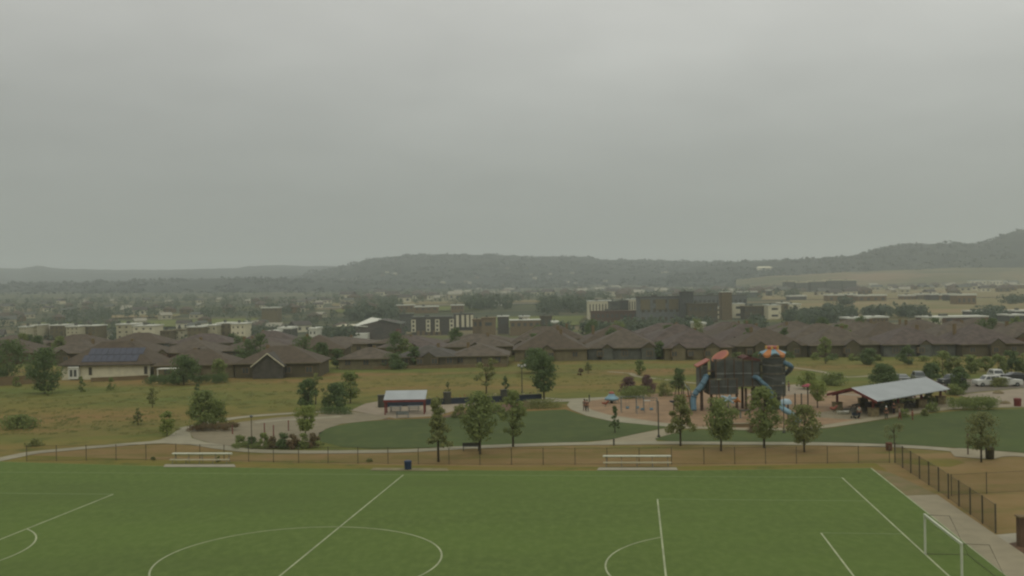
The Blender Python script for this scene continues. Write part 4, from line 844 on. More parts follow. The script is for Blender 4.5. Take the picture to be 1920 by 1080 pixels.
# ------------------------------------------------------------ cars
def make_car(m, label, suv=True):
    t = thing('parked_car', label, 'car', (0, 0, 0), 0, 'cars in the car park'); Hh = 1.78 if suv else 1.46
    prof = [(-2.3, .35), (-2.36, .6), (-2.3, 1.0), (-2.1, 1.06)] ; low = [(-2.3, .32), (-2.36, .6), (-2.3, 1.02), (-1.35, 1.1), (2.1, 1.08), (2.3, 1.0), (2.34, .6), (2.28, .32)]
    n = len(low); b = MB()
    for y, sh in ((-.9, .03), (.9, .03)): pass
    sec = [(-.93, 0), (.93, 0)]
    vs = [(x*.985, -.93, z) for x, z in low]+[(x, -.8, z+.03) for x, z in low]+[(x, .8, z+.03) for x, z in low]+[(x*.985, .93, z) for x, z in low]
    fs = [tuple(range(n)), tuple(range(4*n-1, 3*n-1, -1))]
    for s_ in range(3): fs += [(s_*n+i, s_*n+(i+1) % n, (s_+1)*n+(i+1) % n, (s_+1)*n+i) for i in range(n)]
    b.add(vs, fs, m)
    # roof cabin
    bx = [(-1.15, 1.1), (-.55, Hh-.06), (-.2, Hh), (1.6 if suv else .9, Hh-.02), (2.05 if suv else 1.5, 1.1)]
    n = len(bx); vs = [(x, -.86 if z < 1.2 else -.68, z) for x, z in bx]+[(x, .86 if z < 1.2 else .68, z) for x, z in bx]
    b.add(vs, [tuple(range(n)), tuple(range(2*n-1, n-1, -1))]+[(i, i+1, i+n+1, i+n) for i in range(n-1)], m); b.build('body', t)
    yy = lambda z: .86-(z-1.1)/(Hh-1.1)*.18+.012
    for s in (-1, 1):
        for xa, xb in ((-.85, -.02), (.08, .85), (.95, 1.62 if suv else 1.2)):
            z0, z1 = 1.14, Hh-.16; ia = .32 if xa < -.5 else 0; ib = .2 if xb > 1.1 else 0
            MB().add([(xa, s*yy(z0), z0), (xb, s*yy(z0), z0), (xb-ib, s*yy(z1), z1), (xa+ia, s*yy(z1), z1)], [(0, 1, 2, 3)], M['glass']).build('side_window', t)
    MB().add([(-1.13, -.76, 1.14), (-1.13, .76, 1.14), (-.63, .62, Hh-.12), (-.63, -.62, Hh-.12)], [(0, 1, 2, 3)], M['glass']).build('windscreen', t)
    xr = 2.05 if suv else 1.5; xq = 1.6 if suv else .9; MB().add([(xr-.02, -.72, 1.17), (xr-.02, .72, 1.17), (xr-(xr-xq)*.8+.03, .6, Hh-.14), (xr-(xr-xq)*.8+.03, -.6, Hh-.14)], [(0, 1, 2, 3)], M['glass']).build('rear_window', t)
    for x in (-1.45, 1.4):
        for s in (-1, 1):
            w_ = bpy.data.objects.new('wheel', None); COL.objects.link(w_); w_.parent = t; w_.location = (x, s*.86, .34)
            MB().tube([(0, -.1, 0), (0, .1, 0)], .34, M['rubber'], 16).build('tyre', w_); MB().tube([(0, s*.08, 0), (0, s*.115, 0)], .2, M['steel'], 12).build('rim', w_)
    for s in (-1, 1): MB().box(-2.375, -2.3, s*.68-.16, s*.68+.16, .68, .84, M['lamp']).build('headlight', t); MB().box(2.3, 2.365, s*.74-.1, s*.74+.1, .72, .96, M['taillight']).build('taillight', t)
    return t
def put(t, px, row, rz): p = P(px, row); t.location = p+Vector((0, 0, .03)); t.rotation_euler = (0, 0, rz)
put(make_car(M['carwhite'], 'white sports utility car, front left one of the cars beside the sand court'), 1853, 724, radians(5))
put(make_car(M['carwhite'], 'white saloon car partly behind the olive bush', False), 1887, 724, radians(170))
put(make_car(M['carwhite'], 'white car parked end-on behind the two front white cars'), 1869, 712, radians(84))
put(make_car(M['cargrey'], 'grey car showing only its roof above the pavilion ridge, right one'), 1723, 716, radians(80))
put(make_car(M['cargrey'], 'grey car showing only its roof above the pavilion ridge, left one', False), 1692, 718, radians(80))
put(make_car(M['cardark'], 'dark car parked left of the white cars under the trees'), 1784, 722, radians(20))
put(make_car(M['cardark'], 'dark car at the right edge behind the white cars', False), 1902, 714, radians(5))
# boulders
def boulder(px, row, s, label):
    b = MB(); random.seed(int(px)); n, m_ = 10, 6
    for j in range(m_+1):
        for i in range(n):
            a = 2*pi*i/n; e = pi/2*j/m_; r = s*(1+.2*noise.noise(Vector((cos(a)*2+px, sin(a)*2, e*2))))
            b.v.append((r*cos(a)*cos(e), r*.8*sin(a)*cos(e), r*.55*sin(e)-.03))
    for j in range(m_):
        for i in range(n): b.f.append((j*n+i, j*n+(i+1) % n, (j+1)*n+(i+1) % n, (j+1)*n+i)); b.m.append(0)
    b.mats = [M['stone']]; tag(b.build('boulder', loc=P(px, row)), label, 'boulder', 'boulders by the sand court')
boulder(1872, 738, .9, 'flat boulder on the sand court right of the hedge'); boulder(1885, 757, .8, 'pale boulder beside the red bin'); 
t = thing('brick_sign_wall', 'brown brick pier cut by the right edge beside the mulch', 'wall', P(1920, 1026)); MB().box(-.25, 1.6, 0, .5, 0, 1.9, M['brick']).build('pier', t); MB().box(-.32, 1.67, -.07, .57, 1.902, 2.0, M['tan']).build('coping', t)
# garden retaining walls below the left houses
def wall(pa, pb, h, m, label, cap=True):
    a, b_ = P(*pa), P(*pb); d = b_-a; t = thing('garden_wall', label, 'wall', a, atan2(d.y, d.x)); MB().box(0, d.length, 0, .4, 0, h, m).build('wall', t); MB().box(-.03, d.length+.03, -.04, .44, h+.002, h+.1, M['tan']).build('coping', t)
wall((-60, 728), (80, 718), 1.6, M['tan'], 'tan garden retaining wall at the left edge below the dark trees')
wall((170, 716), (278, 711), .7, M['tan'], 'low tan wall along the foot of the cream house')
wall((700, 693), (950, 688), .6, M['tan'], 'low tan wall between the meadow and the brown roofed houses')
# ------------------------------------------------------------ houses
def hip_roof(b, x0, x1, y0, y1, z0, z1, ov, m, hipx=None, gable=False):
    x0 -= ov; x1 += ov; y0 -= ov; y1 += ov; dx, dy = x1-x0, y1-y0
    if dx >= dy:
        hx = 0 if gable else dy/2; ra, rb_ = (x0+hx, (y0+y1)/2, z1), (x1-hx, (y0+y1)/2, z1); c = [(x0, y0, z0), (x1, y0, z0), (x1, y1, z0), (x0, y1, z0)]
        b.add(c+[ra, rb_], [(0, 1, 5, 4), (2, 3, 4, 5), (1, 2, 5), (3, 0, 4), (3, 2, 1, 0)], m)
    else:
        hx = 0 if gable else dx/2; ra, rb_ = ((x0+x1)/2, y0+hx, z1), ((x0+x1)/2, y1-hx, z1); c = [(x0, y0, z0), (x1, y0, z0), (x1, y1, z0), (x0, y1, z0)]
        b.add(c+[ra, rb_], [(1, 2, 5, 4), (3, 0, 4, 5), (0, 1, 4), (2, 3, 5), (3, 2, 1, 0)], m)
def house(loc, w, dp, hw, hr, rz, wm, rm, label, seed, group=None, gables=1, wins=4, cat='house', name='villa', gable=False, fast=False):
    random.seed(seed); t = thing(name, label, cat, loc, rz, group)
    MB().box(-w/2, w/2, 0, dp, -2 if loc.y > 262 else -.1, hw, wm).build('wall', t)
    b = MB(); hip_roof(b, -w/2, w/2, 0, dp, hw+.003, hw+hr, .5, rm, gable=gable)
    b.box(-w/2-.55, w/2+.55, -.56, -.5, hw-.12, hw+.05, M['creamdark']); b.build('roof', t)
    for i in range(gables):
        gx = -w/2+w*(i+.5)/gables+random.uniform(-1, 1)*w*.08; gw = random.uniform(2.8, 4.0)
        g_ = MB(); gh = gw*.34; y0, y1 = -1.3, dp*.45
        g_.add([(gx-gw/2, y0, hw), (gx+gw/2, y0, hw), (gx, y0, hw+gh), (gx-gw/2, y1, hw), (gx+gw/2, y1, hw), (gx, y1, hw+gh)], [(0, 3, 5, 2), (1, 2, 5, 4)], rm)
        g_.add([(gx-gw/2+.15, y0+.12, hw-.02), (gx+gw/2-.15, y0+.12, hw-.02), (gx, y0+.12, hw+gh-.12)], [(0, 1, 2)], M['taupe'])
        g_.build('gable', t)
        MB().box(gx-gw/2+.3, gx+gw/2-.3, -1.1, -.02, 0 if loc.y < 262 else -2, hw-.03, wm).build('bay', t)
    for i in range(wins):
        x = -w/2+w*(i+.5)/wins; f_ = 1.0
        wn = MB().box(x-.75, x+.75, -1.16 if any(abs(x-(-w/2+w*(j+.5)/gables)) < 2.4 for j in range(gables)) else -.06, -.03, .85, 2.2, M['tan']).build('window', t)
        yv = -1.18 if any(abs(x-(-w/2+w*(j+.5)/gables)) < 2.4 for j in range(gables)) else -.08
        MB().box(x-.6, x-.05, yv, yv+.03, .98, 2.08, M['glass_far']).box(x+.05, x+.6, yv, yv+.03, .98, 2.08, M['glass_far']).build('pane', wn)
    q = MB(); cx_ = w*random.uniform(-.3, .3); q.box(cx_-.35, cx_+.35, dp*.55, dp*.55+.6, hw, hw+hr*.9+.5, M['tan']).build('chimney', t)
    return t
ordn = ['first', 'second', 'third', 'fourth', 'fifth', 'sixth', 'seventh', 'eighth', 'ninth', 'tenth', 'eleventh', 'twelfth']
wallm = [M['taupe'], M['taupe'], M['brick'], M['creamdark'], M['greywall']]
def row_of(px0, px1, da, db, cnt, rowname, hr=(2.6, 3.4), seed=0, lead='brown roofed villa'):
    for i in range(cnt):
        u = (i+.5)/cnt; px = px0+(px1-px0)*u; d = da+(db-da)*u; wpx = (px1-px0)/cnt*1.02; w = wpx/F*d
        random.seed(seed*100+i); p = Q(px, d+random.uniform(-3, 3)); rz = radians(random.uniform(-5, 5))
        house(p, w*random.uniform(.86, .98), random.uniform(14, 17), 2.8, random.uniform(*hr), rz, random.choice(wallm), random.choice(roofs[:3]), f'{lead}, {ordn[i]} from left, {rowname}', seed*100+i, 'brown roofed villas behind the park', gables=random.choice([1, 1, 2]), wins=random.choice([3, 4]))
row_of(962, 1930, 246, 236, 7, 'front row facing the meadow', seed=1, hr=(3.9, 4.4))
row_of(950, 2010, 270, 263, 8, 'second row behind the front villas', seed=2, hr=(3.6, 4.4))
row_of(985, 2030, 294, 288, 9, 'third row of villas', seed=3, hr=(3.4, 4.2))
row_of(1190, 2040, 320, 314, 7, 'rearmost row of villas below the pale blocks', seed=4, hr=(2.6, 3.4))
house(P(800, 691)+Vector((0, 2, 0)), 13, 15, 2.4, 2.3, .02, M['taupe'], roofs[3], 'low long roofed house above the small picnic shelter, left one of a pair', 510, gables=1, wins=4)
house(P(898, 689)+Vector((0, 2, 0)), 12.5, 15, 2.4, 2.4, -.02, M['creamdark'], roofs[0], 'low long roofed house behind the open branched tree, right one of a pair', 511, gables=0, wins=3)
row_of(700, 960, 256, 262, 2, 'second row under the white apartment block', seed=6, hr=(2.3, 2.6), lead='plum roofed house')
row_of(280, 650, 252, 258, 3, 'row half hidden behind the gabled grey house', seed=7, hr=(2.8, 3.4), lead='dull brown roofed house')
row_of(-40, 290, 262, 256, 3, 'row behind the cream house with solar panels', seed=8, hr=(2.6, 3.4), lead='dark brown roofed house')
row_of(-60, 560, 315, 320, 5, 'rear row below the pale townhouses', seed=9, hr=(2.6, 3.2), lead='brown roofed house')
row_of(420, 960, 284, 288, 4, 'rear row below the sports hall', seed=10, hr=(1.7, 2.0), lead='low plum roofed house')
house(P(684, 694)+Vector((0, 2, 0)), 12, 11, 2.3, 2.3, 0, M['creamdark'], roofs[0], 'house with a prominent brown hip roof left of the row of houses', 501, gables=0, wins=3, name='villa')
house(P(355, 712)+Vector((0, 3, 0)), 16, 12, 2.7, 2.9, .05, M['creamdark'], roofs[2], 'brown roofed house with pale walls between cream house and gabled grey house', 502, gables=1, wins=3)
# grey gabled house
pg = P(520, 708); t = house(pg, 17, 13, 2.9, 3.2, .03, M['taupe'], roofs[2], 'grey roofed house with a pale-trimmed steep gable facing the meadow', 503, gables=0, wins=4)
b = MB(); gx, gw = -1.4, 6.6; z0, z1 = 2.6, 5.0
b.add([(gx-gw/2+.3, -2.4, 0), (gx+gw/2-.3, -2.4, 0), (gx+gw/2-.3, -2.4, z0), (gx, -2.4, z1-.1), (gx-gw/2+.3, -2.4, z0)], [(0, 1, 2, 3, 4)], M['charcoal']); b.box(gx-gw/2+.3, gx+gw/2-.3, -2.37, 0, 0, z0, M['charcoal']); b.build('front_gable', t)
b = MB()
for s in (-1, 1): slab4(b, [Vector((gx+s*gw/2, -2.8, z0-.1)), Vector((gx+s*gw/2, 5, z0-.1)), Vector((gx, 5, z1+.1)), Vector((gx, -2.8, z1+.1))], .12, roofs[3])
b.build('gable_roof', t)
b = MB()
for s in (-1, 1): slab4(b, [Vector((gx+s*(gw/2+.05), -2.9, z0-.08)), Vector((gx+s*(gw/2+.05), -2.81, z0-.08)), Vector((gx, -2.81, z1+.15)), Vector((gx, -2.9, z1+.15))], .22, M['offwhite'])
b.build('bargeboard', t)
# cream house with solar panels
ph = P(203, 711); t = thing('cream_house', 'cream house with a white bay window and blue solar panels on its roof', 'house', ph, radians(1.5)); s = ph.y/F
MB().box(-86*s, 77*s, 0, 12, -.1, 3.0, M['offwhite']).box(77*s, 78*s, -.02, .4, -.1, 3, M['white']).build('wall', t)
b = MB(); hip_roof(b, -86*s, 80*s, 0, 12, 3.003, 7.4, .7, roofs[2]); b.build('roof', t)
rt_ = b
# solar panels on the front slope
y0, y1 = -.7, 6.0; zz = lambda y: 3.003+(y-y0)/(y1+.0-y0)*4.397
pi_ = 0
for r_ in range(2):
    for c_ in range(9):
        xa = (-50+c_*11.5+r_*6)*s; ya, yb = .1+r_*2.0, 1.95+r_*2.0
        MB().add([(xa, ya, zz(ya)+.1), (xa+10.8*s, ya, zz(ya)+.1), (xa+10.8*s, yb, zz(yb)+.1), (xa, yb, zz(yb)+.1), (xa, ya, zz(ya)+.03), (xa+10.8*s, ya, zz(ya)+.03), (xa+10.8*s, yb, zz(yb)+.03), (xa, yb, zz(yb)+.03)], [(0, 1, 2, 3), (0, 4, 5, 1), (1, 5, 6, 2), (2, 6, 7, 3), (3, 7, 4, 0)], M['solar']).build('solar_panel', t)
MB().box(-71*s, -52*s, -.9, 0, .2, 2.5, M['white']).add([(-72*s, -1.05, 2.5), (-51*s, -1.05, 2.5), (-53*s, -.01, 3.0), (-70*s, -.01, 3.0)], [(0, 1, 2, 3)], M['white']).build('bay', t)
for a_ in (-68, -60.5): w_ = MB().box(a_*s, (a_+5)*s, -.93, -.9, .7, 2.1, M['glass_far']).build('window', t)
for a_, c_ in ((-36, 6), (67, 6)): MB().box(a_*s, (a_+c_)*s, -.06, -.01, .9, 2.5, M['charcoal']).build('window', t)
MB().box(-90*s, 80*s, -.78, -.71, 2.85, 3.02, M['charcoal']).build('gutter', t)
t = thing('patio_cover', 'flat white patio cover right of the cream house over the hedge', 'shelter', P(305, 716)+Vector((0, 3, 0))); MB().box(-1.9, 1.9, -1, 1.5, 2.3, 2.42, M['white']).build('roof', t)
for x in (-1.7, 1.7): MB().box(x-.08, x+.08, -.9, -.74, 0, 2.298, M['white']).build('post', t)
# ------------------------------------------------------------ middle distance buildings
def block(px0, px1, rt, rb, d, dp, wm, label, cat='building', name='building', cols=0, rows=0, ww=.5, wh=.5, roofm=None, rz=0.0, group=None, gm=None, bays=None, baym=None, over=.35, parap=.5):
    pc = (px0+px1)/2; dd = 262
    while dd < d and ground_z((pc-960)/F*dd, dd) < zrow(pc, rb, dd): dd += 4
    if dd < d-15: d = dd-2                              # never sunk behind the rise of the ground
    x = (pc-960)/F*d; z1 = zrow(pc, rt, d); zb = zrow(pc, rb, d); gz = ground_z(x, d); w = (px1-px0)/F*d
    t = thing(name, label, cat, (x, d, zb), rz, group); h = z1-zb; base = min(gz-zb-2, -.5)
    MB().box(-w/2, w/2, 0, dp, base, h, wm).build('wall', t)
    rm = roofm or M['white']; MB().box(-w/2-over, w/2+over, -over, dp+over, h+.01, h+parap, rm).box(-w/2+w*.3, -w/2+w*.42, dp*.4, dp*.6, h+parap, h+parap+1.2, M['greywall']).build('roof', t)
    if bays:
        for bx, bw in bays: MB().box((bx-pc)/F*d-bw/2/F*d, (bx-pc)/F*d+bw/2/F*d, -1.2, -.01, base, h-.3, baym).build('bay', t)
    if cols and rows:
        cw, rh = w/cols, h/rows
        for i in range(cols):
            for j in range(rows):
                cx_, cz_ = -w/2+cw*(i+.5), rh*(j+.5); yv = -.08
                if bays:
                    for bx, bw in bays:
                        if abs(cx_-(bx-pc)/F*d) < bw/2/F*d: yv = -1.28
                MB().box(cx_-cw*ww/2, cx_+cw*ww/2, yv, yv+.07, cz_-rh*wh/2, cz_+rh*wh/2, gm or M['glass_far']).build('window', t)
    return t
# apartment block, dark with white bays
t = block(771, 846, 595.5, 629, 640, 16, M['charcoal'], 'four storey dark apartment block with white window bays', roofm=M['greywall'], name='apartment_block', parap=.6)
def wbay(t, pc, px, wpx, rt, rb, d, nwin, y=-1.2):
    x = (px-pc)/F*d; w = wpx/F*d; zb = 0; h = (629-rt)/F*d; lo = (629-rb)/F*d
    bb = MB().box(x-w/2, x+w/2, y, -.02, lo, h, M['offwhite']).build('bay', t)
    for j in range(nwin):
        z = lo+(h-lo)*(j+.5)/nwin; MB().box(x-w*.24, x+w*.24, y-.08, y-.01, z-.75, z+.75, M['glass_far']).build('window', bb)
for px in (774.5, 802, 819): wbay(t, 808.5, px, 8, 599, 622, 640, 3)
wbay(t, 808.5, 846, 8, 599, 622, 640, 3)
for i in range(5): x = (783+i*10-808.5)/F*640; MB().box(x-.9, x+.9, -.4, -.02, .2, 3, M['tan']).build('ground_floor_porch', t)
t = block(850, 886, 589, 616, 690, 14, M['charcoal'], 'right wing of the dark apartments with narrow white bays', roofm=M['greywall'], name='apartment_block')
for px in (857, 867, 876, 884): 
    x = (px-868)/F*690; MB().box(x-.9, x+.9, -1, -.01, 1, 9, M['offwhite']).build('bay', t)
t = block(748, 771, 590, 612, 690, 14, M['greywall'], 'pale grey left wing of the dark apartments', roofm=M['greywall'], cols=4, rows=3, name='apartment_block')
# sports hall with white roof panels
pc, d = 688, 560; x = (pc-960)/F*d; zb = zrow(pc, 638, d); t = thing('sports_hall', 'wide grey brown hall with a bright white folded roof panel', 'building', (x, d, zb))
f_ = lambda v: v/F*d
MB().prism([(f_(-58), -3), (f_(62), -3), (f_(62), f_(30)), (f_(28), f_(38)), (f_(-20), f_(27)), (f_(-58), f_(27))], 0, 26, mat('hallwall', A(86, 82, 74))).build('wall', t)
b = MB(); slab4(b, [Vector((f_(-26), -.6, f_(28))), Vector((f_(0), -.6, f_(26))), Vector((f_(24), 20, f_(37))), Vector((f_(-2), 20, f_(41)))], .3, M['white']); b.build('roof_panel', t)
b = MB(); slab4(b, [Vector((f_(20), -.6, f_(38))), Vector((f_(63), -.6, f_(30.5))), Vector((f_(63), 26.5, f_(30.5))), Vector((f_(20), 26.5, f_(38)))], .3, M['greywall']); slab4(b, [Vector((f_(-59), -.6, f_(27.6))), Vector((f_(-27), -.6, f_(27.6))), Vector((f_(-27), 26.6, f_(27.6))), Vector((f_(-59), 26.6, f_(27.6)))], .3, M['offwhite']); b.build('roof', t)
MB().box(f_(-38), f_(4), -9, -.02, -3, f_(14), M['white']).build('annex', t); MB().box(f_(54), f_(63), -1.2, -.02, -3, f_(20), mat('dullred', A(112, 66, 58))).build('red_wing', t)
for j in range(2):
    for i in range(4): MB().box(f_(14+i*4), f_(17+i*4), -.1, -.02, f_(12+j*7), f_(16+j*7), M['glass_far']).build('window', t)
block(885, 905, 600, 615, 600, 12, M['tan'], 'tan low block right of the apartments', cols=2, rows=1, roofm=M['tan'])
block(902, 928, 597, 618, 590, 14, M['tan'], 'square tan block with one dark opening', cols=1, rows=1, ww=.5, wh=.3, roofm=M['tan'])
block(932, 953, 594, 612, 640, 12, M['charcoal'], 'small dark cube building with white roof edge', cols=1, rows=1, ww=.5, wh=.5)
block(955, 1012, 601, 616, 620, 14, M['tan'], 'long tan low building with white roof trim', cols=5, rows=1, ww=.5, wh=.4)
block(973, 992, 594, 606, 650, 10, M['offwhite'], 'little white gabled block above the tan low building', cols=1, rows=1, ww=.5, wh=.5)
block(1012, 1034, 594, 614, 640, 12, M['taupe'], 'brown grey cube at the right of the tan buildings', cols=2, rows=1, roofm=M['taupe'])
# modern civic complex
block(1103, 1150, 565, 590, 760, 18, M['offwhite'], 'white modern wing with tall black window slots', cols=8, rows=1, ww=.35, wh=.6)
block(1143, 1162, 566, 596, 740, 14, M['greywall'], 'grey link block beside the white modern wing', cols=1, rows=3, ww=.6, wh=.4, roofm=M['greywall'])
block(1162, 1178, 564, 592, 742, 14, M['charcoal'], 'black glass stair block in the civic complex', cols=1, rows=1, ww=.7, wh=.8, roofm=M['greywall'])
block(1178, 1192, 562, 584, 750, 14, M['offwhite'], 'slim white pier block with dark slots', cols=3, rows=1, ww=.4, wh=.7)
block(1108, 1195, 584, 600, 720, 10, M['brick'], 'low brick base building in front of the white modern wing', cols=10, rows=1, ww=.5, wh=.4, roofm=M['brick'])
t = block(1200, 1285, 557, 606, 760, 24, mat('college', A(108, 111, 106)), 'broad dark college building with a sloping slab roof', cols=8, rows=3, ww=.5, wh=.45, roofm=M['charcoal'], gm=M['taupe'])
for px in (1212, 1238, 1260): xx = (px-1242)/F*760; MB().box(xx-3.2, xx+3.2, -.5, -.09, 9, 16, M['creamdark']).build('pale_panel', t)
block(1279, 1300, 548, 606, 745, 12, mat('tower_dark', A(86, 88, 82)), 'tall black block at the heart of the dark college building', cols=3, rows=4, ww=.4, wh=.5, roofm=M['charcoal'])
block(1290, 1345, 570, 606, 735, 18, M['taupe'], 'taupe wing right of the tall black block', cols=6, rows=2, ww=.4, wh=.4, roofm=M['taupe'])
t = block(1300, 1400, 554, 580, 800, 20, MATS['college'], 'long dark building with a shallow winged roof', cols=12, rows=1, ww=.6, wh=.4, roofm=mat('wingroof', A(92, 94, 78)))
block(1353, 1372, 548, 600, 790, 10, mat('tanpier', A(110, 98, 72)), 'tan pier tower with a small white cap', cols=0, rows=0, roofm=M['white'])
t = block(1338, 1358, 577, 594, 720, 12, M['offwhite'], 'left cream block with two big dark windows', cols=1, rows=2, ww=.5, wh=.4)
t = block(1375, 1396, 570, 597, 715, 12, M['offwhite'], 'right cream block with two rows of dark windows beside the tan pier', cols=1, rows=2, ww=.6, wh=.35)
block(1396, 1440, 575, 598, 760, 14, M['taupe'], 'dull taupe wing between the cream blocks', cols=6, rows=2, ww=.4, wh=.4, roofm=M['creamdark'])
block(1440, 1464, 573, 598, 720, 14, M['offwhite'], 'left one of two cream twin blocks with dark windows', cols=1, rows=2, ww=.5, wh=.3, group='cream twin blocks')
block(1464, 1480, 569, 598, 735, 12, M['creamdark'], 'stone stair tower between the two cream twin blocks', cols=1, rows=2, ww=.3, wh=.3)
block(1480, 1501, 571, 598, 720, 14, M['offwhite'], 'right one of two cream twin blocks with dark windows', cols=1, rows=2, ww=.5, wh=.3, group='cream twin blocks')
# pale townhouses at left
for i, (a, c, rt, rb, m) in enumerate([(35, 48, 614, 632, 'cream'), (57, 69, 611, 630, 'cream'), (92, 119, 611, 634, 'creamdark'), (123, 146, 613, 634, 'cream'), (146, 180, 612, 636, 'creamdark'), (217, 255, 609, 636, 'cream'), (248, 288, 612, 640, 'offwhite'), (295, 318, 622, 642, 'creamdark'), (318, 344, 620, 645, 'cream'), (350, 378, 614, 642, 'creamdark'), (376, 405, 611, 642, 'cream'), (405, 432, 607, 642, 'creamdark'), (432, 458, 608, 641, 'offwhite')]):
    block(a, c, rt, rb, 470+8*(i % 3), 12, M[m], f'pale flat roofed townhouse, {(ordn+["thirteenth"])[i]} from the left in the townhouse row', 'townhouse', 'townhouse', cols=3, rows=3, ww=.3, wh=.35, roofm=M['white'] if i not in (7, 8) else M['creamdark'], group='pale townhouses', gm=M['charcoal'] if i % 2 else M['greywall'])
# distant apartments and warehouses at right
for i, (a, c, rt, rb) in enumerate([(1473, 1490, 528, 542), (1492, 1516, 530, 542), (1520, 1548, 528, 543), (1550, 1578, 526, 543), (1580, 1606, 526, 542)]):
    block(a, c, rt, rb, 1650, 20, M['greywall'], f'grey distant apartment block with dark balconies, {ordn[i]} from the left', 'building', 'apartment_block', cols=5, rows=2, ww=.5, wh=.6, group='distant grey apartments', roofm=M['offwhite'], parap=1.2)
for a, c, rt, rb, d, m, lb in [(1552, 1604, 554, 566, 1150, 'tan', 'long warehouse with bright white roof left of the gap'), (1608, 1662, 555, 566, 1150, 'tan', 'long warehouse with bright white roof right of the gap'),
    (1693, 1722, 555, 563, 1200, 'tan', 'short white roofed shed in the dry fields'), (1724, 1744, 553, 563, 1200, 'creamdark', 'white topped shed beside a dark one'), (1744, 1760, 553, 564, 1190, 'charcoal', 'dark shed between the white sheds'), (1762, 1776, 554, 563, 1200, 'tan', 'small bright roofed shed in the middle of the shed line'), (1778, 1792, 553, 565, 1190, 'charcoal', 'dark brown shed right in the shed line'), (1794, 1830, 554, 572, 1150, 'tan', 'wide tan shed at the right end of the shed line'),
    (1590, 1632, 598, 605, 520, 'tan', 'low building with pale roof strip behind the villas, left one'), (1634, 1665, 596, 604, 520, 'tan', 'low building with bright roof strip behind the villas'), (1735, 1852, 595.5, 604, 560, 'brick', 'very long brown building with a continuous bright roof edge'), (1748, 1765, 597, 609, 500, 'offwhite', 'small white hut in front of the very long building'),
    (1822, 1848, 585, 592, 640, 'greywall', 'pale roofed carport left at the right edge'), (1866, 1893, 584, 591, 640, 'greywall', 'pale roofed carport in the middle at the right edge'), (1902, 1940, 584, 592, 640, 'greywall', 'pale roofed carport at the very right edge'), (1892, 1925, 592, 600, 560, 'greywall', 'grey long shelter below the right carport'),
    (1820, 1850, 527, 533, 2000, 'offwhite', 'far white building on the grassy slope, left'), (1855, 1880, 527, 534, 2000, 'offwhite', 'far white building on the grassy slope, middle'), (1882, 1908, 527, 533, 2000, 'white', 'far white building on the grassy slope, right'), (1905, 1930, 534, 542, 1800, 'tan', 'tan building at the right edge under the slope'),
    (1480, 1512, 556, 563, 1100, 'greywall', 'blue grey long shed beyond the twin blocks'), (1440, 1462, 545, 552, 1350, 'greywall', 'pale grey house group block left of the distant apartments'), (1385, 1420, 548, 556, 1300, 'greywall', 'pale grey block behind the winged roof'),
    (490, 520, 578, 584, 800, 'creamdark', 'low building with white roof among the left trees'), (740, 775, 573, 581, 900, 'tan', 'tan building behind the dark wood, left'), (776, 820, 576, 583, 880, 'tan', 'tan long building behind the dark wood, middle'), (845, 868, 573, 582, 880, 'tan', 'tan building behind the dark wood, right'), (925, 940, 566, 571, 1000, 'white', 'tiny white shed by the highway'),
    (1070, 1082, 569, 574, 950, 'white', 'tiny white shed left of the civic complex'), (520, 545, 617, 630, 480, 'greywall', 'grey house with a pale wall left of the sports hall'), (578, 592, 618, 630, 480, 'white', 'small white gabled house left of the sports hall'), (495, 514, 624, 640, 440, 'cream', 'cream house end right of the townhouses'), (1305, 1322, 608, 615, 430, 'offwhite', 'small cream wall among the villa roofs'), (1035, 1046, 606, 612, 480, 'tan', 'small tan garage behind the villa roofs')]:
    block(a, c, rt, rb, d, 14, M[m], lb, 'building', 'low_building', cols=4 if c-a > 15 else 2, rows=1, ww=.4, wh=.4, parap=.8 if d < 1000 else 1.4)
# distant houses
protos = []
for i, (wm, rm) in enumerate([(M['offwhite'], roofs[3]), (M['creamdark'], roofs[0]), (M['cream'], M['greywall']), (M['tan'], roofs[2]), (M['cream'], mat('roof_pale', A(150, 146, 128)))]):
    b = MB(); b.box(-6, 6, 0, 10, -3, 4.6, wm); hip_roof(b, -6, 6, 0, 10, 4.61, 7.6, .6, rm, gable=i % 2 == 0); b.box(-4, -2, -.1, -.02, 1.5, 3.4, M['glass_far']); b.box(1.5, 4, -.1, -.02, 1.5, 3.4, M['glass_far'])
    o = b.build('distant_house'); protos.append(o)
ki = 0; used = set()
def far_house(px, d, lb, gp, dz=0, sc=1.0):
    global ki
    i = ki % 5; o = protos[i] if i not in used else protos[i].copy()
    if i in used: COL.objects.link(o)
    used.add(i); ki += 1
    p = Q(px, d); p.z += dz; o.location = p; o.rotation_euler = (0, 0, random.uniform(-.7, .7)); o.scale = (sc*random.uniform(.8, 1.3),)*3; tag(o, lb, 'house', gp)
random.seed(21)
for _ in range(110): far_house(random.uniform(-40, 740), random.uniform(480, 1500), 'one of the small houses scattered among trees across the left valley', 'houses scattered across the left valley', sc=.8)
for _ in range(92): far_house(random.uniform(640, 1480), random.uniform(1250, 2100), 'one of the pale houses in the far suburb below the ridge', 'houses of the far suburb below the ridge', sc=1.3)
for _ in range(56): far_house(random.uniform(1440, 1930), random.uniform(1200, 2000), 'one of the small buildings on the dry plain at the right', 'small buildings on the right plain', sc=1.1)
